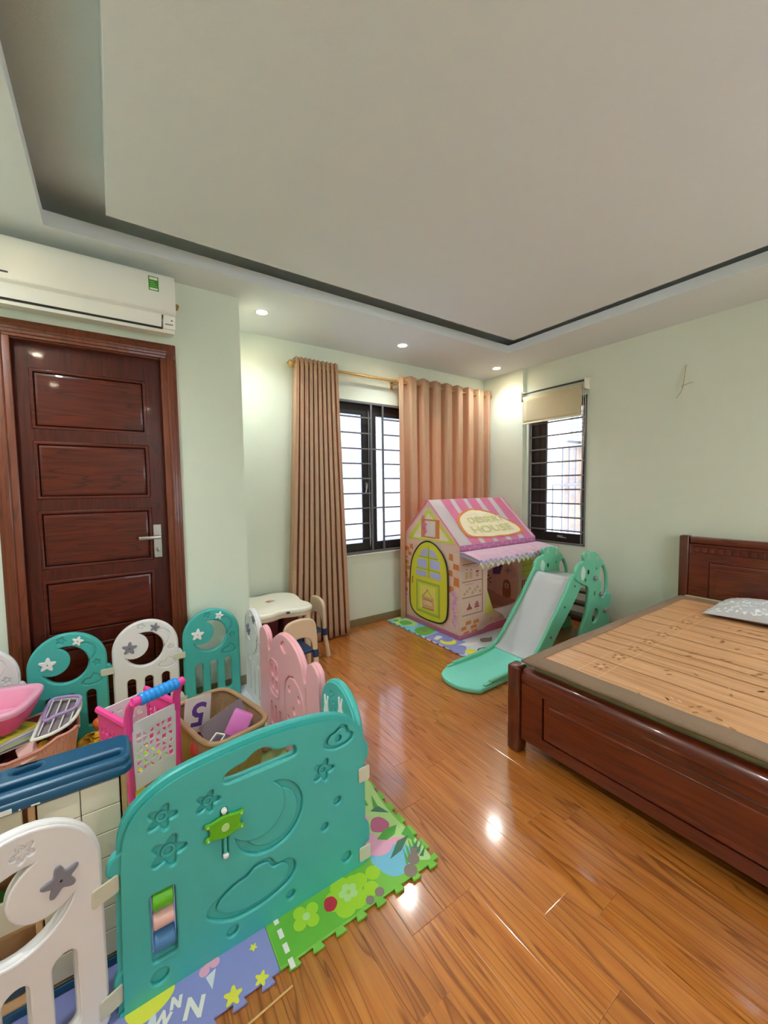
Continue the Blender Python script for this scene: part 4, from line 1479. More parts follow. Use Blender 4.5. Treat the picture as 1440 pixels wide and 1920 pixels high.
# front wall with a cut window and its fold-down flap
wpts = smooth_closed([(2.785, 0.55), (2.80, 0.585), (2.93, 0.608), (3.10, 0.612), (3.215, 0.60), (3.23, 0.56), (3.235, 0.36), (3.20, 0.25), (3.16, 0.222), (3.0, 0.205), (2.875, 0.200), (2.84, 0.26), (2.785, 0.38)], 4)
bm = B()
plate(bm, rect(TX0, TX1, Z0, TE), PY(TY0), 0.0, holes=[wpts])
front = obj('front_wall', bm, M['peach'], tent, smooth=None, label='peach cloth front wall with a cut-out window')
F, F2, F3 = PY(TY0 - 0.0002), PY(TY0 - 0.001), PY(TY0 - 0.0018)
decal('menu_border', [rect(2.462, 2.722, z - 0.007, z) for z in (0.672, 0.518, 0.378, 0.222)] + [rect(2.714, 2.722, 0.215, 0.672)], F, M['brownprint'], front)
decal('cake_print', [[(2.515, 0.262), (2.585, 0.262), (2.575, 0.285), (2.562, 0.288), (2.560, 0.31), (2.553, 0.312), (2.55, 0.34), (2.547, 0.312), (2.54, 0.31), (2.538, 0.288), (2.525, 0.285)], rect(2.615, 2.675, 0.268, 0.285), rect(2.622, 2.668, 0.290, 0.306), rect(2.63, 2.66, 0.311, 0.322), rect(2.635, 2.655, 0.247, 0.252), [(2.625, 0.56), (2.65, 0.545), (2.675, 0.56), (2.65, 0.553)], [(2.625, 0.578), (2.65, 0.563), (2.675, 0.578), (2.65, 0.571)], [(2.625, 0.595), (2.65, 0.58), (2.675, 0.595), (2.65, 0.605)], circ(2.52, 0.622, 0.006, 8), circ(2.57, 0.617, 0.006, 8)], F2, M['redprint'], front)
decal('cake_print', [rect(2.50, 2.535, 0.54, 0.60), rect(2.55, 2.585, 0.54, 0.60)] + [circ(2.49 + 0.033 * k, 0.41 + 0.02 * (k % 3), 0.014, 10) for k in range(7)] + [rect(2.50, 2.60, 0.488, 0.494), rect(2.50, 2.56, 0.652, 0.657)], F2, M['tanprint'], front)
decal('brick_print', [[(a, c), (b, c + 0.005), (b - 0.005, e), (a + 0.004, e - 0.004)] for a, b, c, e in ((2.505, 2.575, 0.128, 0.165), (2.60, 2.675, 0.122, 0.160), (2.45, 2.515, 0.087, 0.123), (2.568, 2.645, 0.082, 0.118), (2.478, 2.55, 0.045, 0.075), (2.575, 2.65, 0.045, 0.075))], F, M['brickprint'], front)
decal('rose_print', [smooth_closed([(2.70, 0.02), (2.72, 0.05), (2.80, 0.075), (2.93, 0.08), (3.1, 0.08), (3.3, 0.12), (3.46, 0.1), (3.46, 0.02)], 3)], F, M['tentrose'], front)
decal('rose_blossom_print', [star(2.76 + 0.07 * k, 0.10 + 0.02 * (k % 2), 0.028, k) for k in range(8)], F2, M['innerpink'], front)
decal('curtain_print', [[(3.27, 0.70), (3.46, 0.70), (3.455, 0.42), (3.29, 0.45)], [(3.275, 0.26), (3.31, 0.34), (3.27, 0.39), (3.255, 0.26)], [(2.785, 0.39), (2.765, 0.30), (2.745, 0.195), (2.88, 0.165), (2.87, 0.20), (2.838, 0.262)]], F, M['tentpaleyel'], front)
decal('curtain_band_print', [rect(3.285, 3.46, 0.50, 0.506), rect(3.29, 3.46, 0.56, 0.566)], F2, M['olive'], front)
decal('stripe_print', [rect(3.285 + 0.03 * k, 3.30 + 0.03 * k, 0.34, 0.42) for k in range(6)], F2, M['redprint'], front)
bm = B()
box(bm, TX0 - 0.004, TX1, TY0 - 0.006, TY0, Z0, Z0 + 0.042, 0.002, 1)
obj('hem_band', bm, M['tentpink'], front)
# the flap hanging out below the window
bm = B()
sheet(bm, lambda u, v: Vector((2.855 + 0.34 * u + (0.06 * (0.5 - u)) * v * 1.2, TY0 - 0.004 - 0.105 * math.sin(v * 1.9), 0.214 - 0.015 * u * (1 - u) - 0.10 * v ** 1.3 * (1 - 0.35 * abs(2 * u - 1) ** 2) + 0.02 * u * v)), 16, 8)
fl = obj('window_flap', bm, M['tentwhite'], tent, smooth=180, label='white cloth flap folded down from the window')
solidify(fl, 0.002)
bm = B()
for u, v, r in ((0.45, 0.45, 0.016), (0.62, 0.3, 0.02), (0.36, 0.5, 0.012)):
    plate(bm, star(2.845 + 0.345 * u, 0, r, 1), plane((0, TY0 - 0.085 + 0.03 * (0.5 - v), 0.175 - 0.06 * v), (1, 0, 0), (0, 0.45, 0.9), (0, -0.9, 0.45)), 0.001)
obj('flap_print', bm, M['orange'], fl, smooth=None)

# back and far side, and what is printed inside
bm = B()
plate(bm, rect(TX0, TX1, Z0, TE), PY(TY1), 0.0)
obj('back_wall', bm, M['innerpink'], tent, smooth=None)
bm = B()
plate(bm, [(TY0, Z0), (TY1, Z0), (TY1, TE), (TYM, TR), (TY0, TE)], PX(TX1), 0.0)
far = obj('side_wall', bm, M['innerpink'], tent, smooth=None, label='pink cloth side wall with a printed house seen through window')
I, I2, I3, I4 = PX(TX1 - 0.001), PX(TX1 - 0.002), PX(TX1 - 0.003), PX(TX1 - 0.004)
decal('ground_print', [[(TY0 + 0.01, 0.02), (TY1 - 0.01, 0.02), (TY1 - 0.01, 0.20), (3.0, 0.19), (2.85, 0.155), (TY0 + 0.01, 0.14)]], I, M['groundprint'], far)
decal('house_print', [[(2.63, 0.14), (2.90, 0.155), (2.90, 0.40), (2.80, 0.50), (2.70, 0.54), (2.61, 0.42)], [(2.93, 0.18), (3.16, 0.19), (3.16, 0.36), (2.93, 0.38)]], I2, M['peach'], far)
decal('roof_print', [[(2.94, 0.365), (2.94, 0.43), (2.80, 0.50), (2.84, 0.38)]], I3, M['purple'], far)
decal('door_print', [smooth_closed([(2.70, 0.155), (2.70, 0.28), (2.72, 0.325), (2.75, 0.338), (2.78, 0.325), (2.80, 0.28), (2.80, 0.15)], 2)], I3, M['brownprint'], far)
decal('window_print', [circ(2.75, 0.27, 0.032, 14), circ(2.732, 0.44, 0.042, 16)], I4, M['tentwhite'], far)
decal('mullion_print', [rect(2.747, 2.753, 0.24, 0.30), rect(2.72, 2.78, 0.267, 0.273), rect(2.729, 2.735, 0.40, 0.48), rect(2.69, 2.774, 0.437, 0.443)], PX(TX1 - 0.005), M['brownprint'], far)
decal('brick_print', [rect(2.96 + 0.03 * (k % 2), 2.99 + 0.03 * (k % 2), 0.26 + 0.024 * k, 0.274 + 0.024 * k) for k in range(4)], I3, M['brownprint'], far)
bm = B()
box(bm, TX0 + 0.004, TX1 - 0.004, TY0 + 0.004, TY1 - 0.004, Z0, Z0 + 0.002)
obj('ground_sheet', bm, M['groundprint'], tent, smooth=None)

# roof
rl = math.hypot(TYM - TY0, TR - TE)
cy_, cz_ = (TYM - TY0) / rl, (TR - TE) / rl
PR = plane((0, TY0, TE), (1, 0, 0), (0, cy_, cz_), (0, -cz_, cy_))
PB = plane((0, TY1, TE), (1, 0, 0), (0, -cy_, cz_), (0, cz_, cy_))


def fold(x, v):
    """Creases of the slack roof cloth, running down from the middle of the ridge."""
    th = math.atan2(x - 2.97, 1.15 - v)
    return 0.0045 * math.sin(21 * th + 1.5 * math.sin(5 * th)) * min(1, 1.25 * (1 - v)) * min(1, 6 * v) * (0.6 + 0.4 * math.sin(9 * x))


for pln, nm in ((PR, 'front roof'), (PB, 'back roof')):
    bm = B()

    def rf(u, v, pln=pln):
        x = TX0 - 0.008 + (TX1 - TX0 + 0.016) * u
        s = (rl + 0.001) * v
        sag = -0.012 * math.sin(PI * v) * math.sin(PI * u) + 0.0035 * math.sin(26 * u + 5 * v) * math.sin(PI * v)
        return pln @ Vector((x, s, 0.004 + sag + fold(x, v)))
    sheet(bm, rf, 120, 24)
    ro = obj('roof', bm, M['tentwhite'], tent, smooth=180)

    def on_roof(x, s, dz, pln=pln):
        u, v = (x - TX0 + 0.008) / (TX1 - TX0 + 0.016), s / rl
        sag = -0.012 * math.sin(PI * v) * math.sin(PI * u) + 0.0035 * math.sin(26 * u + 5 * v) * math.sin(PI * v)
        return pln @ Vector((x, s, 0.004 + sag + dz + fold(x, v)))
    for a, b in ((2.584, 2.702), (2.76, 2.884), (2.938, 3.061), (3.127, 3.246), (3.317, 3.441)):
        bm = B()
        sheet(bm, lambda u, v: on_roof(a + (b - a) * u, rl * (0.004 + 0.992 * v), 0.0018), 14, 24)
        obj('stripe_print', bm, M['tentpink'], ro, smooth=180)
    if pln is PR:
        front_roof, on_front = ro, on_roof
for x, in ((TX0 - 0.006,), (TX1 + 0.006,)):
    for pln in (PR, PB):
        bm = B()
        tube(bm, [pln @ Vector((x, 0, 0.004)), pln @ Vector((x, rl, 0.004))], 0.006, 6)
        obj('roof_piping', bm, M['tentpink'], tent)
ov = smooth_closed([(2.62, 2.62), (2.70, 2.675), (2.837, 2.715), (2.964, 2.718), (3.09, 2.69), (3.20, 2.64), (3.33, 2.57), (3.37, 2.50), (3.28, 2.47), (3.057, 2.462), (2.794, 2.47), (2.65, 2.485), (2.60, 2.53)], 9)
ovs = [(x, (y - TY0) / (TYM - TY0) * rl) for x, y in ov]


def roof_fan(name, P, dz, m, inner=None, label=None):
    bm = B()
    if inner is None:
        cx, cs = sum(p[0] for p in P) / len(P), sum(p[1] for p in P) / len(P)
        R = [[bm.verts.new(on_front(cx + (p[0] - cx) * t, cs + (p[1] - cs) * t, dz)) for p in P] for t in (0.2, 0.4, 0.6, 0.8, 1.0)]
        c = bm.verts.new(on_front(cx, cs, dz))
        n = len(P)
        for k in range(n):
            bm.faces.new((c, R[0][k], R[0][(k + 1) % n]))
        rings = R
    else:
        rings = [[bm.verts.new(on_front(p[0], p[1], dz)) for p in q] for q in (inner, P)]
    n = len(P)
    for A, Bq in zip(rings, rings[1:]):
        for k in range(n):
            bm.faces.new((A[k], Bq[k], Bq[(k + 1) % n], A[(k + 1) % n]))
    return obj(name, bm, m, front_roof, smooth=180, label=label)


cxo, cso = sum(p[0] for p in ovs) / len(ovs), sum(p[1] for p in ovs) / len(ovs)
roof_fan('sign_rim_print', scaled(ovs, 1.06, cxo, cso), 0.0050, M['brickprint'], inner=scaled(ovs, 0.95, cxo, cso))
roof_fan('sign_print', scaled(ovs, 0.96, cxo, cso), 0.0056, M['tentcream'], label='cream oval shop sign printed on the roof')
for nm, s_, x, s, sz in (('DESSERT', 1.25, 2.99, 0.275, 0.10), ('HOUSE', 1.5, 2.98, 0.155, 0.115)):
    bm = B()
    text(bm, s_ and nm, Matrix.Translation((x, s, 0)), sz, 0.0002, sx=s_, bold=0.002)
    bmesh.ops.subdivide_edges(bm, edges=[e for e in bm.edges if e.calc_length() > 0.03], cuts=2)
    for v in bm.verts:
        v.co = on_front(v.co.x, v.co.y, 0.0082 + v.co.z)
    obj('sign_lettering', bm, M['lettering'], front_roof, smooth=None)

# band and frilled awning along the eave
bm = B()
sheet(bm, lambda u, v: Vector((TX0 - 0.006 + (TX1 - TX0 + 0.012) * u, TY0 - 0.008 - 0.002 * math.sin(50 * u), TE + 0.004 - 0.05 * v)), 40, 3)
bd = obj('eave_band', bm, M['tentmauve'], tent, smooth=180, label='mauve patterned band along the eave')
solidify(bd, 0.002)
bm = B()
for k in range(16):
    plate(bm, star(TX0 + 0.05 + 0.062 * k, TE - 0.02 + 0.012 * (-1) ** k, 0.008, k), PY(TY0 - 0.0115), 0.0012)
obj('band_print', bm, M['tentpale'], bd, smooth=None)


def frill(u, v):
    x = TX0 - 0.012 + (TX1 - TX0 + 0.024) * u + 0.012 * (u - 0.5) * v
    g = math.sin(2 * PI * 17 * u + 1.5 * math.sin(9 * u)) * 0.016 * v
    return Vector((x, TY0 - 0.010 - 0.235 * v, TE - 0.047 - 0.045 * v ** 1.6 + g - 0.012 * v * abs(math.sin(PI * 7 * u))))


bm = B()
sheet(bm, frill, 130, 10)
aw = obj('awning', bm, M['tentpale'], tent, smooth=180, label='pale pink frilled cloth awning over the window')
solidify(aw, 0.002)
for j, (m, a, h) in enumerate((('lavender', 0.0, 0.022), ('trimcream', 0.018, 0.030))):
    bm = B()

    def trim(u, v):
        p = frill(u, 1.0)
        sc_ = abs(math.sin(PI * 9 * u + j))
        return Vector((p.x, p.y - 0.002 + 0.006 * v + 0.003 * j, p.z - a - h * v * (0.55 + 0.45 * sc_)))
    sheet(bm, trim, 156, 3)
    tr = obj('awning_trim', bm, M[m], aw, smooth=180)
    solidify(tr, 0.0015)
bm = B()
for x in (TX0 - 0.01,):
    sheet(bm, lambda u, v: Vector((x + 0.01 * v, TY0 - 0.012 - 0.225 * u, TE - 0.05 - 0.045 * u - (0.035 - 0.01 * u) * v)), 10, 2)
obj('awning_side', bm, M['lavender'], aw, smooth=180)

# ---------------------------------------------------------------- slide
sl = thing('toy_slide', 'mint green toddler slide with giraffe sides between bed and tent', 'slide', (2.7, 1.9, 0))
SY0, SY1 = 1.715, 2.085


def PXZ(y):
    return plane((0, y, 0), (1, 0, 0), (0, 0, 1), (0, -1, 0))


top = smooth_open([(3.06, 0.648), (2.985, 0.632), (2.874, 0.502), (2.781, 0.397), (2.69, 0.30), (2.60, 0.20), (2.52, 0.122), (2.43, 0.075), (2.30, 0.06), (2.1, 0.052), (1.955, 0.046)], 4)
low = smooth_open([(1.955, 0.004), (2.30, 0.004), (2.55, 0.006), (2.66, 0.085), (2.786, 0.215), (2.88, 0.30), (2.993, 0.414), (3.09, 0.52)], 4)
for y in (SY0 + 0.0, SY1 - 0.022):
    bm = B()
    plate(bm, top + low, PXZ(y + 0.022), 0.022, 0.005)
    tube(bm, [(x, y + 0.011, z) for x, z in top[3:-2]], 0.013, 8)
    r = obj('side_rail', bm, M['slide'], sl)
    bm = B()
    for x, z in ((2.86, 0.40), (2.68, 0.20), (2.995, 0.545)):
        bmc = plane((x, y if y == SY0 else y + 0.022, z), (1, 0, 0), (0, 0, 1), (0, -1 if y == SY0 else 1, 0))
        lathe(bm, [(0.009, 0), (0.009, 0.004), (0.004, 0.005)], bmc, 10)
    obj('screw', bm, M['step'], r)
cs = smooth_open([(3.30, 0.565), (3.12, 0.575), (3.03, 0.60), (2.975, 0.585), (2.874, 0.465), (2.781, 0.36), (2.69, 0.262), (2.60, 0.165), (2.52, 0.092), (2.46, 0.062)], 5)
bm = B()
sheet(bm, lambda u, v: Vector((cs[min(int(u * (len(cs) - 1) + 0.5), len(cs) - 1)][0], SY0 + 0.02 + (SY1 - SY0 - 0.04) * v, cs[min(int(u * (len(cs) - 1) + 0.5), len(cs) - 1)][1] + 0.010 * abs(2 * v - 1) ** 6)), len(cs) - 1, 12)
ch = obj('chute', bm, M['slidegrey'], sl, smooth=180, label='pale grey sliding chute')
solidify(ch, 0.010)
fr_ = smooth_open([(1.955, SY1), (1.865, 2.035), (1.825, 1.95), (1.822, 1.86), (1.845, 1.79), (1.90, 1.716), (1.93, SY0 - 0.006)], 5)
bm = B()
plate(bm, fr_ + [(2.48, SY0 + 0.01), (2.48, SY1 - 0.01)], PZ(0.002), 0.034, 0.010, seg=3)
sheet(bm, lambda u, v: Vector((2.22 + 0.25 * u, SY0 + 0.02 + (SY1 - SY0 - 0.04) * v, 0.036 + 0.028 * u ** 2)), 8, 8)
obj('landing', bm, M['slidebase'], sl, label='aqua flat landing at the foot of the slide')
gir = [(2.995, 0.60), (2.987, 0.64), (3.002, 0.684), (3.052, 0.721), (3.115, 0.735), (3.104, 0.765), (3.112, 0.79), (3.14, 0.802), (3.165, 0.79), (3.18, 0.775), (3.193, 0.80), (3.215, 0.806), (3.237, 0.795), (3.245, 0.778), (3.262, 0.795), (3.29, 0.79), (3.30, 0.765), (3.318, 0.772), (3.345, 0.76), (3.35, 0.735), (3.372, 0.728), (3.407, 0.706), (3.405, 0.668), (3.365, 0.648), (3.352, 0.61), (3.359, 0.568), (3.389, 0.533), (3.392, 0.49), (3.378, 0.445), (3.392, 0.40), (3.42, 0.385), (3.45, 0.41), (3.493, 0.418), (3.55, 0.398), (3.56, 0.35), (3.545, 0.30), (3.505, 0.255), (3.53, 0.20), (3.545, 0.13), (3.57, 0.05), (3.575, 0.002), (3.42, 0.002), (3.385, 0.06), (3.32, 0.09), (3.25, 0.07), (3.21, 0.002), (3.04, 0.002), (3.055, 0.08), (3.085, 0.17), (3.147, 0.26), (3.171, 0.328), (3.19, 0.42), (3.183, 0.505), (3.102, 0.541), (3.022, 0.58)]
gir = smooth_closed(gir, 3)
hole = smooth_closed([(3.302, 0.31), (3.348, 0.285), (3.343, 0.22), (3.295, 0.188), (3.25, 0.215), (3.262, 0.28)], 4)
for y, face in ((SY0 - 0.012, -1), (SY1 - 0.018, 1)):
    bm = B()
    plate(bm, gir, PXZ(y + 0.030), 0.030, 0.007, [hole], seg=3)
    gp = obj('giraffe_side', bm, M['slide'], sl, label='mint giraffe-shaped side panel')
    for sgn in (-1, 1):
        yy = y - 0.0004 if sgn < 0 else y + 0.0304
        Pl = plane((0, yy, 0), (1, 0, 0), (0, 0, 1), (0, sgn, 0))
        decal('ear', [smooth_closed([(3.085, 0.695), (3.122, 0.66), (3.115, 0.605), (3.085, 0.58), (3.062, 0.60), (3.06, 0.65)], 4)], Pl, M['skin'], gp, 0.003)
        decal('eye', [circ(3.172, 0.637, 0.012, 12, 0.020)], Pl, M['black'], gp, 0.002)
        decal('horn_mark', [circ(3.165, 0.765, 0.010, 10, 0.022), circ(3.30, 0.735, 0.008, 10, 0.028)], Pl, M['beige'], gp, 0.0015)
        decal('spot', [circ(3.132, 0.577, 0.012, 10, 0.016), circ(3.298, 0.651, 0.007, 10, 0.012), circ(3.278, 0.444, 0.012, 12, 0.020)], Pl, M['greend'], gp, 0.001)
    for x, z in ((3.273, 0.577), (3.369, 0.426), (3.439, 0.275)):
        bm = B()
        lathe(bm, [(0.020, 0), (0.021, 0.016), (0.015, 0.024), (0.0, 0.025)], plane((x, y + (0 if face < 0 else 0.03), z), (1, 0, 0), (0, 0, 1), (0, face, 0)), 14)
        obj('knob', bm, M['knob'], gp)
    bm = B()
    tube(bm, smooth_open([(3.385, y + 0.015, 0.688), (3.43, y + 0.015, 0.662), (3.472, y + 0.015, 0.60), (3.492, y + 0.015, 0.53), (3.49, y + 0.015, 0.46), (3.475, y + 0.015, 0.40)]), 0.014, 8)
    obj('handrail', bm, M['slide'], gp)
for k, (x, z) in enumerate(((3.38, 0.40), (3.41, 0.275), (3.44, 0.15))):
    bm = B()
    box(bm, x, x + 0.11, SY0 + 0.018, SY1 - 0.018, z - 0.012, z + 0.012, 0.006, 2)
    obj('step', bm, M['step'], sl)
bm = B()
bmesh.ops.create_icosphere(bm, subdivisions=3, radius=0.06, matrix=Matrix.Translation((3.30, 2.27, 0.0725)))
tag(obj('toy_ball', bm, M['matleaf']), 'green ball on the floor behind the slide steps', 'ball')

# ---------------------------------------------------------------- play pen
pen = thing('play_pen', 'plastic play pen fence of turquoise, white and pink panels with star decorations', 'play pen', (0.1, 1.88, 0.0125))
PZ0 = 0.0125


def clip(parent, Pm, s0, s1, z0, z1, d0=0.0):
    bm = B()
    plate(bm, rrect(s0, s1, z0, z1, 0.006, 3), Pm, 0.005, 0.0015, z0=d0, seg=1)
    e = 0.007
    for q in (z0 + e, z1 - e):
        for s in ((s0 + e, s1 - e)):
            plate(bm, circ(s, q, 0.0028, 8), Pm, 0.0006, z0=d0 + 0.005)
    return obj('hinge_clip', bm, M['clip'], parent)


def lugs(bm, Pm, w, right=True, left=False, zs=((0.345, 0.405), (0.075, 0.135))):
    for z0, z1 in zs:
        if right:
            plate(bm, smooth_closed([(w - 0.02, z0), (w + 0.012, z0), (w + 0.022, z0 + 0.012), (w + 0.02, z1 - 0.02), (w + 0.006, z1), (w - 0.02, z1)], 2), Pm, 0.026, 0.006, z0=-0.031)
        if left:
            plate(bm, smooth_closed([(0.02, z0), (-0.012, z0), (-0.022, z0 + 0.012), (-0.02, z1 - 0.02), (-0.006, z1), (0.02, z1)], 2), Pm, 0.026, 0.006, z0=-0.031)


def arch_panel(Pm, w, m, sm, label, right=True, left=False, clips=(), H=0.612, both=False):
    r = w / 2
    out = [(0.0, PZ0 + 0.01), (0.01, PZ0), (w - 0.01, PZ0), (w, PZ0 + 0.01), (w, H - r)]
    out += [(r + r * math.cos(a), H - r + r * math.sin(a)) for a in [PI * k / 28 for k in range(1, 28)]] + [(0, H - r)]
    moon = crescent((0.155, 0.445), 0.096, (0.105, 0.472), 0.070)
    moon = moon[1:28] + moon[30:-1] if False else moon
    slots = [rrect(c - 0.020, c + 0.020, 0.085, 0.285, 0.0195, 5) for c in (0.085, 0.17, 0.255)]
    thru = [scaled(moon, 0.985)] + slots
    rel = [star(0.142, 0.578, 0.021, 1.2), star(0.285, 0.43, 0.018, 0.5), crescent((0.235, 0.50), 0.05, (0.224, 0.493), 0.0535),
           smooth_closed([(0.215, 0.328), (0.235, 0.352), (0.255, 0.350), (0.268, 0.372), (0.292, 0.362), (0.305, 0.335), (0.29, 0.318), (0.25, 0.312)], 4)]
    bm = B()
    plate(bm, out, Pm, 0.027, 0.009, thru, z0=-0.032, seg=3)
    inset = [(r + (x - r) * (r - 0.006) / r, (PZ0 + 0.006) + (z - PZ0) * (H - PZ0 - 0.012) / (H - PZ0)) for x, z in out]
    big = [scaled(moon, 1.035)] + [rrect(c - 0.023, c + 0.023, 0.082, 0.288, 0.0225, 5) for c in (0.085, 0.17, 0.255)]
    plate(bm, inset, Pm, 0.009, 0.0038, big + rel, z0=-0.009, seg=2)
    for q in (rel[0], rel[1]):
        plate(bm, scaled(q, 0.62), Pm, 0.005, 0.002, z0=-0.0065)
    plate(bm, scaled(rel[3], 0.80), Pm, 0.005, 0.002, z0=-0.0065)
    lugs(bm, Pm, w, right, left)
    p = obj('panel', bm, M[m], pen, label=label, smooth=40)
    for cx, cz, rr_, rot in ((0.083, 0.467, 0.037, 1.45), (0.21, 0.562, 0.026, 1.2)):
        bm = B()
        plate(bm, star(cx, cz, rr_, rot), Pm, 0.008, 0.0035, z0=-0.004)
        s = obj('star', bm, M[sm], p)
        bm = B()
        plate(bm, circ(cx, cz, 0.0028, 8), Pm, 0.001, z0=0.0038)
        obj('screw', bm, M['black'], s)
    for s0, s1, z0, z1 in clips:
        clip(p, Pm, s0, s1, z0, z1, -0.001)
    return p


CL = ((0.300, 0.362, 0.345, 0.382), (0.300, 0.362, 0.075, 0.112))
YP = 2.60
arch_panel(PY(YP, -0.753), 0.334, 'penw', 'greystar', 'white moon panel at the far left corner of the pen', clips=CL)
arch_panel(PY(YP, -0.397), 0.332, 'turq', 'starw', 'turquoise moon panel standing before the left half of the door', clips=CL)
arch_panel(PY(YP, -0.044), 0.328, 'penw', 'greystar', 'white moon panel standing before the right half of the door', clips=CL)
arch_panel(PY(YP, 0.306), 0.330, 'turq', 'starw', 'turquoise moon panel standing before the wall pillar', right=False)
# panels along the right side, their inner faces looking towards -X
XP = 0.668


def PSide(y):     # local x runs towards the camera from Y = y
    return plane((XP, y, 0), (0, -1, 0), (0, 0, 1), (-1, 0, 0))


arch_panel(PSide(2.606), 0.306, 'penw', 'greystar', 'white moon panel on the right side, next to the low table', right=False)

# pink door-shaped panel
Pk = PX(XP)
pk = smooth_closed([(2.292, PZ0), (2.292, 0.30), (2.290, 0.50), (2.272, 0.55), (2.225, 0.575), (2.17, 0.562), (2.142, 0.53), (2.134, 0.485), (2.118, 0.468), (2.10, 0.49), (2.075, 0.535), (2.0, 0.59), (1.93, 0.618), (1.86, 0.628), (1.78, 0.62), (1.705, 0.592), (1.658, 0.548), (1.638, 0.50), (1.622, 0.482), (1.608, 0.50), (1.602, 0.55), (1.578, 0.588), (1.535, 0.603), (1.495, 0.588), (1.474, 0.545), (1.470, 0.30), (1.470, PZ0), (1.80, PZ0), (2.1, PZ0)], 3)
pk = [(y, max(z, PZ0)) for y, z in pk]
bm = B()
plate(bm, pk, Pk, 0.024, 0.009, z0=-0.034, seg=3)
rel = [smooth_closed([(1.93, 0.555), (1.90, 0.585), (1.86, 0.585), (1.845, 0.55), (1.88, 0.53)], 4),
       rrect(2.045, 2.085, 0.345, 0.405, 0.012), rrect(1.985, 2.025, 0.345, 0.41, 0.012), rrect(2.045, 2.085, 0.275, 0.330, 0.012), rrect(1.985, 2.025, 0.275, 0.330, 0.012),
       circ(1.82, 0.37, 0.016, 14), circ(1.70, 0.37, 0.016, 14), circ(1.765, 0.285, 0.018, 14), circ(1.84, 0.215, 0.016, 14)] + \
      [rrect(y, y + 0.04, 0.06, 0.19, 0.018) for y in (2.07, 2.005, 1.94)]
dr = [(1.885, 0.03), (1.885, 0.33), (1.865, 0.39), (1.82, 0.43), (1.765, 0.445), (1.70, 0.43), (1.655, 0.39), (1.64, 0.33), (1.64, 0.03)]
groove = dr + [(1.633, 0.03), (1.633, 0.33), (1.65, 0.395), (1.697, 0.437), (1.765, 0.453), (1.823, 0.437), (1.871, 0.395), (1.892, 0.33), (1.892, 0.03)]
groove = dr + groove[len(dr):]
wg = [(2.10, 0.262), (2.10, 0.40), (2.07, 0.435), (2.0, 0.44), (1.97, 0.41), (1.97, 0.262)]
wgo = [(1.963, 0.256), (1.963, 0.414), (1.997, 0.447), (2.073, 0.442), (2.107, 0.403), (2.107, 0.256)]
postg = [rect(2.128, 2.134, 0.03, 0.45), rect(1.612, 1.618, 0.03, 0.46)]
inset = [(1.881 + (y - 1.881) * 0.986, PZ0 + 0.006 + (z - PZ0) * 0.98) for y, z in pk]
plate(bm, inset, Pk, 0.014, 0.0045, rel + [groove] + postg, z0=-0.014, seg=3)
plate(bm, wg + wgo, Pk, 0.004, 0.001, z0=-0.001, seg=1) if False else tube(bm, [(XP - 0.001, y, z) for y, z in smooth_closed(wg, 3)], 0.004, 6, closed=True)
lugs(bm, plane((XP, 2.292, 0), (0, -1, 0), (0, 0, 1), (-1, 0, 0)), 0.822, right=True)
pp = obj('panel', bm, M['penpink'], pen, label='tall pink house-shaped panel with a moulded door and window', smooth=40)
bm = B()
box(bm, XP - 0.10, XP - 0.012, 1.95, 2.10, PZ0 + 0.0, PZ0 + 0.05, 0.01, 2)
obj('foot_block', bm, M['penpink'], pp)
clip(pp, plane((XP, 1.47, 0), (0, -1, 0), (0, 0, 1), (-1, 0, 0)), -0.02, 0.03, 0.345, 0.382, -0.001)

# turquoise rabbit panel
W_ = 0.292
Pt = PSide(1.462)
r_ = W_ / 2
out = [(0.0, PZ0), (W_, PZ0), (W_, 0.612 - r_)] + [(r_ + r_ * math.cos(a), 0.612 - r_ + r_ * math.sin(a)) for a in [PI * k / 28 for k in range(1, 28)]] + [(0, 0.612 - r_)]
bm = B()
plate(bm, out, Pt, 0.027, 0.009, z0=-0.032, seg=3)
inset = [(r_ + (x - r_) * (r_ - 0.006) / r_, PZ0 + 0.006 + (z - PZ0) * 0.978) for x, z in out]
rel = [circ(0.10, 0.552, 0.007, 8), circ(0.118, 0.545, 0.005, 8), circ(0.10, 0.53, 0.005, 8), circ(0.115, 0.52, 0.005, 8), smooth_closed([(0.12, 0.49), (0.135, 0.488), (0.20, 0.40), (0.22, 0.33), (0.19, 0.33), (0.16, 0.42)], 4), smooth_closed([(0.10, 0.42), (0.115, 0.42), (0.15, 0.33), (0.13, 0.32)], 4), circ(0.225, 0.43, 0.006, 8)]
plate(bm, inset, Pt, 0.009, 0.0035, rel, z0=-0.009, seg=2)
tq = obj('panel', bm, M['turq'], pen, label='turquoise rounded panel with two white rabbit stickers', smooth=40)


def rabbit(cx, cz, s):
    return smooth_closed([(cx - 0.022 * s, cz - 0.05 * s), (cx - 0.032 * s, cz - 0.01 * s), (cx - 0.022 * s, cz + 0.03 * s), (cx - 0.024 * s, cz + 0.075 * s), (cx - 0.012 * s, cz + 0.08 * s), (cx - 0.002 * s, cz + 0.048 * s), (cx + 0.010 * s, cz + 0.085 * s), (cx + 0.02 * s, cz + 0.075 * s), (cx + 0.016 * s, cz + 0.03 * s), (cx + 0.034 * s, cz - 0.02 * s), (cx + 0.022 * s, cz - 0.055 * s), (cx, cz - 0.075 * s)], 4)


for cx, cz, s in ((0.063, 0.455, 0.85), (0.183, 0.505, 0.75)):
    bm = B()
    plate(bm, rabbit(cx, cz, s), Pt, 0.005, 0.002, z0=-0.001)
    obj('rabbit', bm, M['starw'], tq)

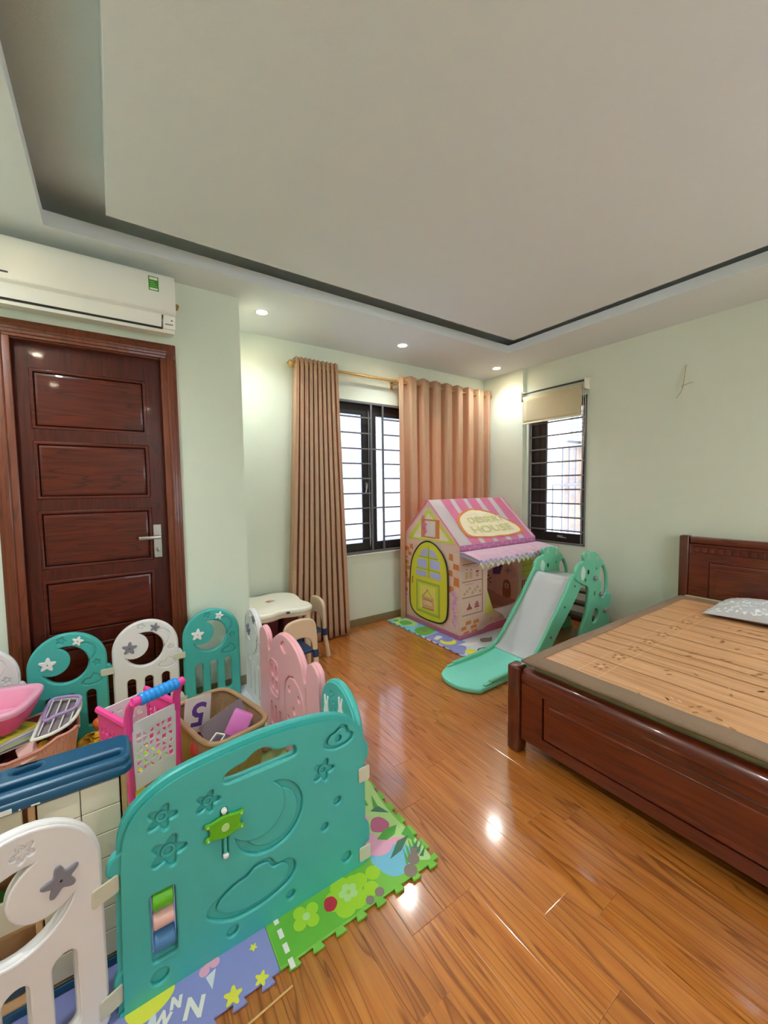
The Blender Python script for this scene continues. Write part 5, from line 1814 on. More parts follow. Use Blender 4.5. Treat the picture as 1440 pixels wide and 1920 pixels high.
# the wide gate panel facing the viewer
GY = 1.15
Pg = PY(GY)
go = smooth_closed([(-0.036, PZ0 + 0.012), (-0.030, 0.30), (-0.025, 0.44), (-0.012, 0.515), (0.022, 0.562), (0.095, 0.603), (0.222, 0.624), (0.366, 0.632), (0.515, 0.618), (0.60, 0.592), (0.655, 0.545), (0.682, 0.475), (0.684, 0.30), (0.682, PZ0 + 0.012), (0.674, PZ0), (0.33, PZ0), (-0.028, PZ0)], 5)
go = [(x, z - 0.026 * max(0, z - 0.3) / 0.33) for x, z in go]
ghole = smooth_closed([(0.225, 0.523), (0.235, 0.540), (0.262, 0.550), (0.285, 0.554), (0.315, 0.572), (0.345, 0.573), (0.370, 0.556), (0.395, 0.549), (0.428, 0.546), (0.438, 0.528), (0.426, 0.513), (0.34, 0.512), (0.245, 0.512)], 4)
gwin = rrect(0.032, 0.090, 0.104, 0.292, 0.008)
gstars = [(0.068, 0.490, 0.036, 1.2), (0.180, 0.480, 0.032, 1.2), (0.079, 0.390, 0.044, 1.2), (0.532, 0.420, 0.038, 1.2)]
moon = crescent((0.352, 0.352), 0.106, (0.315, 0.388), 0.086)
cloud = smooth_closed([(0.168, 0.140), (0.18, 0.175), (0.23, 0.20), (0.272, 0.208), (0.30, 0.226), (0.345, 0.222), (0.366, 0.192), (0.40, 0.188), (0.426, 0.165), (0.424, 0.13), (0.385, 0.103), (0.31, 0.088), (0.23, 0.096)], 4)
cloud2 = smooth_closed([(0.535, 0.502), (0.548, 0.528), (0.575, 0.537), (0.60, 0.551), (0.622, 0.540), (0.628, 0.522), (0.645, 0.508), (0.638, 0.488), (0.60, 0.478), (0.56, 0.482)], 4)
dims = [(0.581, 0.294, 0.013), (0.532, 0.225, 0.013), (0.612, 0.075, 0.018), (0.409, 0.063, 0.014), (0.232, 0.060, 0.016), (0.046, 0.058, 0.021)]
trk = rrect(0.2125, 0.2275, 0.300, 0.445, 0.007)
bm = B()
plate(bm, go, Pg, 0.026, 0.011, [ghole, gwin], z0=-0.038, seg=3)
inset = [(0.323 + (x - 0.323) * 0.980, PZ0 + 0.006 + (z - PZ0) * 0.978) for x, z in go]
plate(bm, inset, Pg, 0.0150, 0.0062, [scaled(ghole, 1.03), gwin, moon, cloud, cloud2, trk] + [star(x, z, r, t) for x, z, r, t in gstars] + [circ(x, z, r, 16) for x, z, r in dims], z0=-0.0150, seg=4)
for x, z, r, t in gstars:     # raised middles of the recessed stars, with a dimple
    plate(bm, circ(x, z, r * 0.42, 16), Pg, 0.006, 0.0025, [circ(x, z, r * 0.24, 12)], z0=-0.012, seg=2)
plate(bm, scaled(moon, 0.80, 0.372, 0.340), Pg, 0.008, 0.0039, z0=-0.012, seg=3)
plate(bm, scaled(cloud, 0.82), Pg, 0.010, 0.0048, z0=-0.012, seg=3)
plate(bm, scaled(cloud2, 0.74), Pg, 0.007, 0.003, [circ(0.590, 0.508, 0.012, 12)], z0=-0.009, seg=2)
# lugs left and right
for z0, z1 in ((0.380, 0.437), (0.060, 0.127)):
    plate(bm, smooth_closed([(-0.01, z0), (-0.05, z0 + 0.002), (-0.058, z0 + 0.02), (-0.045, z1 - 0.006), (-0.01, z1)], 3), Pg, 0.026, 0.007, z0=-0.035)
for z0, z1 in ((0.386, 0.470), (0.074, 0.172)):
    plate(bm, smooth_closed([(0.66, z0), (0.707, z0), (0.712, z0 + 0.012), (0.711, z1 - 0.035), (0.688, z1), (0.66, z1)], 3), Pg, 0.026, 0.007, z0=-0.035)
gate = obj('panel', bm, M['turq'], pen, label='wide turquoise gate panel with carry hole, facing the viewer', smooth=40)
bm = B()
for q in (Pg,):
    plate(bm, smooth_closed([(0.168, 0.372), (0.168, 0.384), (0.178, 0.388), (0.178, 0.408), (0.168, 0.412), (0.168, 0.424), (0.186, 0.424), (0.22, 0.430), (0.254, 0.424), (0.272, 0.424), (0.272, 0.412), (0.262, 0.408), (0.262, 0.388), (0.272, 0.384), (0.272, 0.372), (0.254, 0.373), (0.22, 0.366), (0.186, 0.373)], 3), q, 0.010, 0.003, z0=0.004)
fg = obj('slider_toy', bm, M['green'], gate, label='green slider toy on the gate')
bm = B()
plate(bm, circ(0.22, 0.398, 0.011, 14), Pg, 0.002, z0=0.014)
for x, z in ((0.175, 0.378), (0.265, 0.378), (0.175, 0.418), (0.265, 0.418)):
    plate(bm, circ(x, z, 0.0035, 8), Pg, 0.001, z0=0.014)
obj('slider_mark', bm, M['matpale'], fg)
bm = B()
tube(bm, [(0.22, GY - 0.003, 0.302), (0.22, GY - 0.003, 0.442)], 0.0045, 8)
tr = obj('slider_track', bm, M['turq2'], gate)
bm = B()
for z in (0.306, 0.440):
    lathe(bm, [(0.008, 0), (0.008, 0.008), (0.004, 0.011), (0, 0.011)], plane((0.22, GY, z), (1, 0, 0), (0, 0, 1), (0, -1, 0)), 10)
obj('track_screw', bm, M['starw'], tr)
for z, m, lb in ((0.265, 'green', 'green spinning roller'), (0.213, 'lpink', 'pale pink spinning roller'), (0.150, 'lblue', 'blue spinning roller')):
    bm = B()
    Mx = plane((0.036, GY + 0.014, z), (0, 1, 0), (0, 0, 1), (1, 0, 0))
    lathe(bm, [(0.0, 0), (0.020, 0), (0.024, 0.003), (0.024, 0.047), (0.020, 0.050), (0.0, 0.050)], Mx, 18)
    obj('roller', bm, M[m], gate, label=lb)
clip(gate, Pg, 0.662, 0.706, 0.320, 0.372, 0.0)
clip(gate, Pg, 0.660, 0.706, 0.028, 0.080, 0.0)

# white panel swung towards the viewer at the left of the gate
a_ = math.radians(20)
Pw = plane((-0.060, 1.152, 0), (-math.cos(a_), -math.sin(a_), 0), (0, 0, 1), (math.sin(a_), -math.cos(a_), 0))
arch_panel(Pw, 0.335, 'penw', 'greystar', 'white moon panel nearest the viewer, left of the turquoise gate', right=True, H=0.628,
           clips=((-0.030, 0.028, 0.342, 0.388), (-0.026, 0.026, 0.045, 0.095)))

# ---------------------------------------------------------------- toys in the pen
# narrow cabinet with a petrol-blue lid
ct = thing('toy_cabinet', 'cream toy cabinet with a petrol blue grooved lid behind white panel', 'toy cabinet', (-0.21, 1.37, 0.0125))
cy0, cy1 = 1.302, 1.425
bm = B()
for x in (-0.435, -0.215, -0.018):
    box(bm, x, x + 0.014, cy0 + 0.002, cy1, PZ0 + 0.0, 0.555, 0.002, 1)
box(bm, -0.435, -0.004, cy1 - 0.006, cy1, PZ0, 0.555)
for z in (0.03, 0.235, 0.40):
    box(bm, -0.435, -0.004, cy0 + 0.004, cy1, z, z + 0.008)
obj('carcass', bm, M['tanprint'], ct)
bm = B()
box(bm, -0.44, 0.0, cy0 - 0.004, cy1 + 0.003, PZ0, 0.034, 0.004, 2)
obj('plinth', bm, M['petrol'], ct)
for z0, z1 in ((0.485, 0.552), (0.245, 0.33)):
    bm = B()
    box(bm, -0.42, -0.225, cy0, cy0 + 0.008, z0, z1, 0.002, 1)
    obj('bin_front', bm, M['tilecream'], ct)
for i in range(2):
    for j in range(7):
        bm = B()
        x, z = -0.196 + 0.088 * i, 0.048 + 0.072 * j
        box(bm, x, x + 0.086, cy0 - 0.002, cy0 + 0.008, z, z + 0.070, 0.0015, 1)
        obj('front_tile', bm, M['tilecream'], ct)
bm = B()
lx0, lx1, ly0, ly1 = -0.455, 0.014, 1.288, 1.438
ch1 = rrect(-0.36, -0.012, 1.318, 1.350, 0.0155, 5)
ch0 = rrect(-0.452 + 0.02, -0.372, 1.318, 1.350, 0.0155, 5)
b1, b2 = circ(-0.31, 1.400, 0.030, 18, 0.017), circ(-0.225, 1.400, 0.030, 18, 0.017)
plate(bm, rrect(lx0, lx1, ly0, ly1, 0.03, 6), PZ(0.556), 0.030, 0.011, seg=4)
plate(bm, rrect(lx0 + 0.006, lx1 - 0.006, ly0 + 0.006, ly1 - 0.006, 0.026, 6), PZ(0.578), 0.026, 0.009, [rrect(-0.43, -0.015, 1.322, 1.352, 0.0145, 5), b1, b2], seg=4)
lid = obj('lid', bm, M['petrol'], ct, label='petrol blue lid with a long groove')
bm = B()
for x, wd in ((-0.262, 0.022), (-0.228, 0.004), (-0.205, 0.018)):
    bm = B()
    plate(bm, rrect(x, x + wd, 0.562, 0.562 + (0.012 if wd > 0.02 else 0.004), 0.0015, 2), PY(ly0 - 0.0002), 0.0008)
    obj('sticker_remains', bm, M['paper'], lid, smooth=None)
for k, (x, z, m, sx) in enumerate(((-0.36, 0.409, 'yellow', 0.05), (-0.28, 0.409, 'orange', 0.045), (-0.38, 0.244, 'matlime', 0.05), (-0.29, 0.244, 'greend', 0.05), (-0.37, 0.039, 'green', 0.06), (-0.27, 0.039, 'petrol', 0.05))):
    bm = B()
    box(bm, x - sx / 2, x + sx / 2, 1.33, 1.39, z, z + 0.06, 0.008, 2)
    o = obj('toy_block', bm, M[m])
    tag(o, ['yellow toy block on the top shelf of the cream cabinet', 'orange toy block on the top shelf of the cream cabinet', 'lime toy block on the middle shelf of the cream cabinet', 'dark green toy block on the middle cabinet shelf', 'bright green toy block on the lowest cabinet shelf', 'petrol blue toy block on the lowest cabinet shelf'][k], 'toy block')


def sup(cx, cy, a, b, n, rot, k=48):
    out = []
    for i in range(k):
        t = 2 * PI * i / k
        c, s = math.cos(t), math.sin(t)
        x, y = a * math.copysign(abs(c) ** (2 / n), c), b * math.copysign(abs(s) ** (2 / n), s)
        out.append((cx + x * math.cos(rot) - y * math.sin(rot), cy + x * math.sin(rot) + y * math.cos(rot), abs(c * s) * 2))
    return out


def weave(name, col, sc_=170.0):
    m = mat(name, col, 0.5)
    nt = m.node_tree
    L, N = nt.links, nt.nodes.new
    tc = N('ShaderNodeTexCoord')
    mp = N('ShaderNodeMapping')
    mp.inputs['Scale'].default_value = (1, 1, 1.3)
    L.new(tc.outputs['Object'], mp.inputs[0])
    vo = N('ShaderNodeTexVoronoi')
    vo.inputs['Scale'].default_value = sc_ / 2
    vo.inputs['Randomness'].default_value = 0.25
    L.new(mp.outputs[0], vo.inputs['Vector'])
    rp = N('ShaderNodeValToRGB')
    rp.color_ramp.elements[0].position = 0.10
    rp.color_ramp.elements[0].color = (*[x * 0.45 for x in lin(col)], 1)
    rp.color_ramp.elements[1].position = 0.32
    rp.color_ramp.elements[1].color = (*lin(col), 1)
    L.new(vo.outputs['Distance'], rp.inputs[0])
    p = nt.nodes['Principled BSDF']
    L.new(rp.outputs[0], p.inputs['Base Color'])
    b = N('ShaderNodeBump')
    b.inputs['Strength'].default_value = 0.6
    b.inputs['Distance'].default_value = 0.003
    L.new(vo.outputs['Distance'], b.inputs['Height'])
    L.new(b.outputs[0], p.inputs['Normal'])
    return m


def basket(name, label, cx, cy, a, b, rot, H, m, mw, dip=0.0, lip=0.008):
    t = thing(name, label, 'basket', (cx, cy, PZ0 + 0.0002))
    rings = []
    prof = [(0.80, PZ0 + 0.0002), (0.84, PZ0 + 0.012), (0.985, H - 0.035)] + [(1.0, H - 0.03)]
    bm = B()
    R = []
    zf = lambda c, z: z if z < H - 0.06 else z - dip * (1 - min(1, c * 1.4))
    spec_ = [(0.80, PZ0 + 0.0002), (0.86, PZ0 + 0.012), (0.97, H - 0.05), (1.0, H - 0.012), (0.975, H - 0.012), (0.945, H - 0.06), (0.83, PZ0 + 0.016)]
    for s, z in spec_:
        R.append([bm.verts.new((x, y, zf(c, z))) for x, y, c in sup(cx, cy, a * s, b * s, 5, rot)])
    n = len(R[0])
    for A, Q in zip(R, R[1:]):
        for k in range(n):
            bm.faces.new((A[k], A[(k + 1) % n], Q[(k + 1) % n], Q[k]))
    bm.faces.new(R[0][::-1])
    bm.faces.new(R[-1])
    obj('basket_body', bm, mw, t, smooth=50)
    bm = B()
    tube(bm, [(x, y, zf(c, H - 0.008)) for x, y, c in sup(cx, cy, a * 0.99, b * 0.99, 5, rot)], lip, 8, closed=True, sx=1.3)
    obj('rim', bm, m, t)
    return t


basket('toy_basket', 'brown woven plastic basket full of toys behind the turquoise gate', 0.375, 1.99, 0.150, 0.235, math.radians(14), 0.275, M['basketbrown'], weave('brown_weave', 'a88660'), 0.0, 0.010)
basket('toy_basket', 'salmon pink woven plastic basket at the left edge of the pen', -0.42, 2.36, 0.235, 0.185, math.radians(4), 0.285, M['basketpink'], weave('pink_weave', 'd99086'), 0.045, 0.006)

# contents of the brown basket
tg = thing('number_card', 'white flash card with a purple upside-down number five', 'card', (0.29, 2.05, 0.15))
bm = B()
Cm = plane((0.294, 2.055, 0.268), (0.97, 0.22, -0.10), (0.10, 0.05, 0.99), (0.22, -0.97, 0.02))
plate(bm, rrect(-0.065, 0.060, -0.095, 0.080, 0.004, 2), Cm, 0.002)
cd_ = obj('card_sheet', bm, M['paper'], tg, smooth=None)
bm = B()
text(bm, '5', Cm @ Matrix.Rotation(PI - 0.12, 4, 'Z'), 0.155, 0.0008, z0=0.0022, bold=0.003)
obj('printed_numeral', bm, M['purple'], cd_, smooth=None)
bm = B()
box(bm, -0.045, 0.045, -0.030, 0.030, -0.052, 0.052, 0.006, 2, M=plane((0.432, 1.835, 0.275), (0.80, -0.42, -0.42), (0.30, 0.90, -0.33), (0.52, 0.14, 0.84)))
t = tag(obj('toy_box', bm, M['magenta']), 'orchid pink plastic toy box on top of the brown basket', 'toy box')
bm = B()
box(bm, -0.11, 0.10, -0.07, 0.07, -0.002, 0.002, 0, 1, M=plane((0.405, 1.955, 0.218), (0.93, 0.10, 0.34), (-0.30, 0.30, 0.90), (0.0, -0.95, 0.30)))
tag(obj('card_sheet', bm, M['greycard']), 'dark grey board leaning inside the brown basket behind pink box', 'board')
cr_ = thing('toy_crate', 'small white plastic frame lying in the brown basket', 'toy', (0.335, 1.83, 0.2))
bm = B()
Cr = plane((0.322, 1.842, 0.222), (0.75, 0.55, 0.35), (0.55, -0.83, 0.10), (0.3, 0.1, -0.95))
plate(bm, rrect(-0.05, 0.05, -0.03, 0.03, 0.004, 2), Cr, 0.01, 0.001, [rect(-0.044, -0.004, -0.024, 0.024), rect(0.004, 0.044, -0.024, 0.024)], seg=1)
obj('frame_bars', bm, M['white'], cr_)
bm = B()
bmesh.ops.create_icosphere(bm, subdivisions=3, radius=0.038, matrix=Matrix.Translation((0.268, 1.90, 0.19)))
tag(obj('toy_ball', bm, M['red']), 'red ball lying in the brown basket', 'ball')
bm = B()
for k in range(26):
    x, y = 0.375 + rnd.uniform(-0.09, 0.09), 1.99 + rnd.uniform(-0.16, 0.16)
    box(bm, -0.03, 0.03, -0.02, 0.02, -0.015, 0.015, 0.004, 1, M=Matrix.Translation((x, y, 0.08 + rnd.uniform(0, 0.07))) @ Matrix.Rotation(rnd.uniform(0, 6), 4, Vector((rnd.random(), rnd.random(), rnd.random() + 0.1))))
tag(obj('toy_clutter', bm, M['redbrown'], smooth=None), 'dark jumble of small toys filling the brown basket', 'toys', kind='stuff')

# contents of the pink basket
bm = B()
for k in range(40):
    x, y = -0.42 + rnd.uniform(-0.17, 0.17), 2.36 + rnd.uniform(-0.12, 0.12)
    box(bm, -0.03, 0.03, -0.022, 0.022, -0.018, 0.018, 0.005, 1, M=Matrix.Translation((x, y, 0.09 + rnd.uniform(0, 0.10))) @ Matrix.Rotation(rnd.uniform(0, 6), 4, Vector((rnd.random(), rnd.random(), rnd.random() + 0.1))))
tag(obj('toy_clutter', bm, M['redbrown'], smooth=None), 'dark jumble of small toys filling the pink basket', 'toys', kind='stuff')
for k, (x, y, m) in enumerate(((-0.30, 2.235, 'yellow'), (-0.262, 2.26, 'orange'))):
    bm = B()
    bmesh.ops.create_icosphere(bm, subdivisions=3, radius=0.026, matrix=Matrix.Translation((x, y, 0.232)))
    tag(obj('toy_ball', bm, M[m]), ['small yellow ball near the front edge of pink basket', 'small orange ball near the right corner of pink basket'][k], 'ball')
bm = B()
plate(bm, rrect(-0.035, 0.035, -0.05, 0.05, 0.01, 3), plane((-0.35, 2.225, 0.228), (0.9, 0.3, 0.2), (-0.3, 0.85, 0.35), (0, -0.4, 0.9)), 0.012, 0.003)
tag(obj('pink_toy', bm, M['lpink']), 'flat pale pink toy under booklets in pink basket', 'toy')
for k in range(5):
    bk = thing('booklet', ['lowest grey booklet of the pile in the pink basket', 'second lowest booklet of the pile, pale green cover', 'middle booklet of the pile, pale blue cover', 'second topmost booklet of the pile, cream cover', 'topmost booklet of the pile, yellow printed cover'][k], 'book', (-0.43, 2.27, 0.27), group='booklets in the pink basket')
    ang = math.radians(28 + 4 * k)
    Bk = Matrix.Translation((-0.462 + 0.004 * k, 2.285 + 0.008 * k, 0.258 + 0.0085 * k)) @ Matrix.Rotation(ang, 4, 'Z') @ Matrix.Rotation(math.radians(3), 4, 'Y')
    bm = B()
    box(bm, -0.105, 0.105, -0.072, 0.072, 0.0, 0.006, 0.001, 1, M=Bk)
    obj('pages', bm, M['paper'], bk, smooth=None)
    bm = B()
    box(bm, -0.107, 0.107, -0.074, 0.074, 0.006, 0.0072, 0, 1, M=Bk)
    obj('cover', bm, M[['greycard', 'matpale', 'lavender', 'cream', 'matyellow'][k]], bk, smooth=None)
    bm = B()
    for j in range(4):
        box(bm, -0.09 + 0.045 * j, -0.06 + 0.045 * j, -0.05, 0.0 + 0.03 * (j % 2), 0.0072, 0.0076, 0, 1, M=Bk)
    obj('cover_print', bm, M[['paper', 'matleaf', 'lblue', 'tanprint', 'olive'][k]], bk, smooth=None)
tb = thing('wash_tub', 'pale pink plastic tub on top of the salmon pink basket', 'tub', (-0.47, 2.36, 0.33))
bm = B()
R = []
for s, z, in ((0.66, 0.325), (0.74, 0.33), (0.92, 0.392), (1.0, 0.412), (1.0, 0.424), (0.97, 0.430), (0.82, 0.428), (0.78, 0.42), (0.66, 0.345)):
    R.append([bm.verts.new((x, y, z)) for x, y, c in sup(-0.475, 2.372, 0.150 * s, 0.155 * s, 4, -0.25)])
for A, Q in zip(R, R[1:]):
    for k in range(48):
        bm.faces.new((A[k], A[(k + 1) % 48], Q[(k + 1) % 48], Q[k]))
bm.faces.new(R[0][::-1])
bm.faces.new(R[-1])
obj('tub_body', bm, M['tubpink'], tb, smooth=60)
bm = B()
R = []
for s, z in ((0.55, 0.322), (0.70, 0.318), (0.965, 0.398), (0.955, 0.404), (0.70, 0.328)):
    R.append([bm.verts.new((x, y, z)) for x, y, c in sup(-0.475, 2.372, 0.150 * s, 0.155 * s, 4, -0.25)])
for A, Q in zip(R, R[1:]):
    for k in range(48):
        bm.faces.new((A[k], A[(k + 1) % 48], Q[(k + 1) % 48], Q[k]))
obj('under_shell', bm, M['tubred'], tb, smooth=60)
ty = thing('wire_tray', 'white wire tray with a lilac loop lying on pink basket', 'tray', (-0.28, 2.33, 0.3))
loop = smooth_closed([(-0.30, 2.50, 0.318), (-0.24, 2.49, 0.326), (-0.185, 2.45, 0.330), (-0.178, 2.40, 0.328), (-0.20, 2.34, 0.322), (-0.26, 2.325, 0.318), (-0.305, 2.315, 0.314)], 5)
rimp = smooth_closed([(-0.305, 2.52, 0.300), (-0.24, 2.51, 0.302), (-0.185, 2.47, 0.302), (-0.18, 2.36, 0.300), (-0.205, 2.26, 0.298), (-0.26, 2.205, 0.296), (-0.325, 2.195, 0.294), (-0.33, 2.23, 0.294)], 5)
bm = B()
tube(bm, rimp, 0.0075, 8, closed=True)
obj('tray_rim', bm, M['white'], ty)
bm = B()
tube(bm, loop, 0.0075, 8, closed=True)
obj('loop', bm, M['lilac'], ty)
bm = B()
plate(bm, [(x, y) for x, y, z in scaled([p[:2] for p in rimp], 1.0)] if False else [p[:2] for p in rimp], PZ(0.292), 0.002)
obj('net', bm, M['greycard'], ty, smooth=None)
for k in range(4):
    bm = B()
    x = -0.30 + 0.034 * k
    tube(bm, [(x - 0.012, 2.205 + 0.004 * k * k, 0.303), (x + 0.012, 2.505 - 0.01 * max(0, k - 1), 0.318)], 0.003, 6)
    obj('slat', bm, M['white'], ty)

# shopping cart
cart = thing('toy_shopping_cart', 'hot pink and white toy shopping cart with blue push handle', 'toy cart', (0.008, 1.792, PZ0), math.radians(25))
CWd, CLn = 0.195, 0.225


def tri_holes(x0, x1, z0, z1, nx, nz):
    hs = []
    dx, dz = (x1 - x0) / nx, (z1 - z0) / nz
    for i in range(nx):
        for j in range(nz):
            a, b = x0 + (i + 0.5) * dx, z0 + (j + 0.5) * dz
            p, q = dx * 0.33, dz * 0.33
            k = (i + j) % 4
            c = [(a - p, b - q), (a + p, b - q), (a + p, b + q), (a - p, b + q)]
            hs.append(c if (i * 3 + j) % 5 == 0 else [c[m] for m in range(4) if m != k])
    return hs


bm = B()
plate(bm, [(0.012, 0.155), (CWd - 0.018, 0.155), (CWd - 0.006, 0.43), (0.006, 0.43)], plane((0, -0.004, 0), (1, 0, 0), (0, 0, 1), (0, -1, 0)), 0.006, 0.0015, tri_holes(0.02, CWd - 0.024, 0.215, 0.385, 6, 6), z0=0, seg=1)
obj('rear_panel', bm, M['cartwhite'], cart, local=True, smooth=None, label='white lattice rear panel')
bm = B()
plate(bm, [(0.018, 0.20), (CWd - 0.018, 0.20), (CWd - 0.006, 0.425), (0.006, 0.425)], plane((0, CLn, 0), (1, 0, 0), (0, 0, 1), (0, -1, 0)), 0.006, 0.0015, [rrect(0.03 + 0.034 * k, 0.052 + 0.034 * k, 0.385, 0.397, 0.005, 2) for k in range(4)] + tri_holes(0.02, CWd - 0.024, 0.23, 0.36, 5, 4), seg=1)
obj('front_panel', bm, M['cartwhite'], cart, local=True, smooth=None, label='white lattice front panel')
for x in (0.0, CWd):
    bm = B()
    Ps = plane((x, 0, 0), (0, 1, 0), (0, 0, 1), (-1, 0, 0))
    hs = []
    for i in range(6):
        for j in range(4):
            a, b = 0.026 + 0.033 * i, 0.225 + 0.037 * j
            hs.append([(a, b), (a + 0.018, b + 0.006), (a + 0.022, b + 0.028), (a + 0.006, b + 0.026)] if (i + j) % 2 else [(a, b + 0.004), (a + 0.022, b), (a + 0.014, b + 0.028)])
    plate(bm, [(0.0, 0.17), (CLn, 0.20), (CLn + 0.01, 0.425), (0.0, 0.425)], Ps, 0.006, 0.0015, hs, z0=-0.003, seg=1)
    tube(bm, [(x, -0.004, 0.425), (x, CLn + 0.012, 0.425)], 0.015, 8, sx=0.8)
    box(bm, x - 0.010, x + 0.010, -0.012, 0.012, 0.15, 0.44, 0.004, 2)
    obj('side_panel', bm, M['cartpink'], cart, local=True)
    bm = B()
    tube(bm, smooth_open([(x, 0.0, 0.42), (x, -0.004, 0.46), (x, -0.022, 0.505), (x, -0.046, 0.530)], 4), [0.016] * 5 + [0.014] * 8, 8) if False else tube(bm, [(x, 0.0, 0.40), (x, -0.004, 0.46), (x, -0.022, 0.505), (x, -0.048, 0.532)], [0.017, 0.016, 0.015, 0.014], 8)
    obj('handle_arm', bm, M['cartpink'], cart, local=True)
    bm = B()
    tube(bm, [(x, 0.004, 0.20), (x, -0.002, 0.12), (x, -0.02, 0.04)], [0.014, 0.013, 0.015], 8)
    tube(bm, [(x, 0.02, 0.16), (x, 0.12, 0.10), (x, CLn - 0.01, 0.04)], [0.013, 0.012, 0.014], 8)
    obj('leg', bm, M['cartpink'], cart, local=True)
    for y in (-0.024, CLn - 0.008):
        bm = B()
        sd = -1 if x == 0 else 1
        lathe(bm, [(0.0, -0.010), (0.022, -0.010), (0.0255, -0.006), (0.0255, 0.006), (0.022, 0.010), (0.0, 0.010)], plane((x + sd * 0.026, y, 0.0262), (0, 1, 0), (0, 0, 1), (1, 0, 0)), 18)
        obj('wheel', bm, M['lblue'], cart, local=True)
bm = B()
plate(bm, rect(0.0, CWd, 0.0, CLn), PZ(0.185), 0.006, 0.001, [rrect(0.02 + 0.034 * k, 0.042 + 0.034 * k, 0.02, CLn - 0.02, 0.006, 2) for k in range(5)], seg=1)
obj('basket_floor', bm, M['cartpink'], cart, local=True)
bm = B()
tube(bm, [(-0.004, -0.05, 0.533), (CWd + 0.004, -0.05, 0.533)], 0.0175, 12)
hp = obj('handle_bar', bm, M['cartpink'], cart, local=True)
bm = B()
pts = [(0.022 + (CWd - 0.044) * k / 60, -0.05, 0.533) for k in range(61)]
tube(bm, pts, [0.0250 - 0.0030 * (0.5 + 0.5 * math.cos(2 * PI * k / 7.5)) for k in range(61)], 12)
obj('grip', bm, M['gripblue'], hp, local=True)

# floor toys between the baskets
yt = thing('honeycomb_toy', 'yellow and orange toy with round dark holes beside pink basket', 'toy', (-0.125, 2.46, PZ0))
bm = B()
plate(bm, smooth_closed([(-0.075, -0.10), (0.0, -0.12), (0.07, -0.09), (0.085, 0.02), (0.06, 0.085), (-0.06, 0.07), (-0.085, 0.0)], 4), PZ(PZ0 + 0.0003, -0.125, 2.45), 0.075, 0.018, [circ(-0.045 + 0.045 * i + 0.02 * (j % 2), -0.07 + 0.04 * j, 0.012, 12) for i in range(3) for j in range(4)], seg=3)
yb = obj('toy_body', bm, M['yellow'], yt)
bm = B()
for i in range(3):
    for j in range(4):
        x, y = -0.125 - 0.045 + 0.045 * i + 0.02 * (j % 2), 2.45 - 0.07 + 0.04 * j
        plate(bm, circ(x, y, 0.0125, 10), PZ(PZ0 + 0.05), 0.001)
obj('hole', bm, M['greend'], yb, smooth=None)
bm = B()
bmesh.ops.create_icosphere(bm, subdivisions=3, radius=0.03, matrix=Matrix.Translation((-0.115, 2.545, PZ0 + 0.1063)))
tag(obj('toy_ball', bm, M['orange']), 'orange ball on top of the yellow toy by turquoise panel', 'ball')
bm = B()
plate(bm, rrect(-0.06, 0.06, -0.035, 0.035, 0.01, 3), PZ(PZ0 + 0.0003, -0.135, 2.25, 0.3), 0.05, 0.008)
sk = tag(obj('snack_packet', bm, M['tubpink']), 'pink printed packet on the mat between cart and pink basket', 'packet')
decal('packet_print', [rrect(-0.045, 0.0, -0.02, 0.02, 0.004, 2), rrect(0.01, 0.045, -0.022, 0.01, 0.004, 2)], PZ(PZ0 + 0.0505, -0.135, 2.25, 0.3), M['purple'], sk)
for k, (x, y, m, lb) in enumerate(((0.10, 1.70, 'beige', 'beige toy block on the mat under the shopping cart'), (0.20, 1.74, 'matyellow', 'pale yellow toy block on the mat beside shopping cart'), (0.16, 1.60, 'orange', 'orange toy block on the mat before the shopping cart'), (0.06, 1.58, 'lpink', 'pink toy block on the mat behind the turquoise gate'), (0.56, 1.62, 'yellow', 'yellow toy block on the mat beside pink house panel'), (0.50, 1.55, 'lblue', 'blue toy block on the mat near the gate'))):
    bm = B()
    box(bm, x - 0.025, x + 0.025, y - 0.02, y + 0.02, PZ0 + 0.0003, PZ0 + 0.035, 0.005, 2, M=None)
    for sx in (-0.011, 0.011):
        lathe(bm, [(0.007, PZ0 + 0.034), (0.007, PZ0 + 0.041), (0.0, PZ0 + 0.041)], Matrix.Translation((x + sx, y, 0)), 10)
    tag(obj('toy_block', bm, M[m]), lb, 'toy block')

# ---------------------------------------------------------------- low table with two chairs
tab = thing('play_table', 'cream plastic play table with wavy edge behind the play pen', 'table', (0.90, 2.95, 0))
tp = smooth_closed([(0.775, 2.72), (0.80, 2.69), (0.88, 2.685), (0.96, 2.715), (1.06, 2.69), (1.14, 2.685), (1.195, 2.72), (1.205, 2.80), (1.185, 2.90), (1.205, 3.02), (1.20, 3.12), (1.14, 3.20), (1.04, 3.225), (0.95, 3.20), (0.86, 3.21), (0.775, 3.19), (0.762, 2.95)], 5)
bm = B()
plate(bm, tp, PZ(0.442), 0.040, 0.014, seg=3)
tt = obj('table_top', bm, M['cream'], tab)
bm = B()
plate(bm, scaled(tp, 0.955), PZ(0.418), 0.026, 0.006)
obj('apron', bm, M['beige'], tab)
bm = B()
plate(bm, rect(-0.030, 0.030, -0.022, 0.022), PZ(0.4822, 0.965, 2.99, 0.4), 0.0008)
stk = obj('label_sticker', bm, M['red'], tt, smooth=None, label='red label sticker on the table top')
decal('label_print', [rect(-0.024, -0.004, -0.017, -0.002), rect(0.002, 0.026, -0.017, 0.017)], PZ(0.483, 0.965, 2.99, 0.4), M['lpink'], stk)
bm = B()
box(bm, 0.985, 1.01, 2.682, 2.70, 0.458, 0.470, 0.003, 1)
obj('edge_notch', bm, M['dark'], tt, smooth=None)
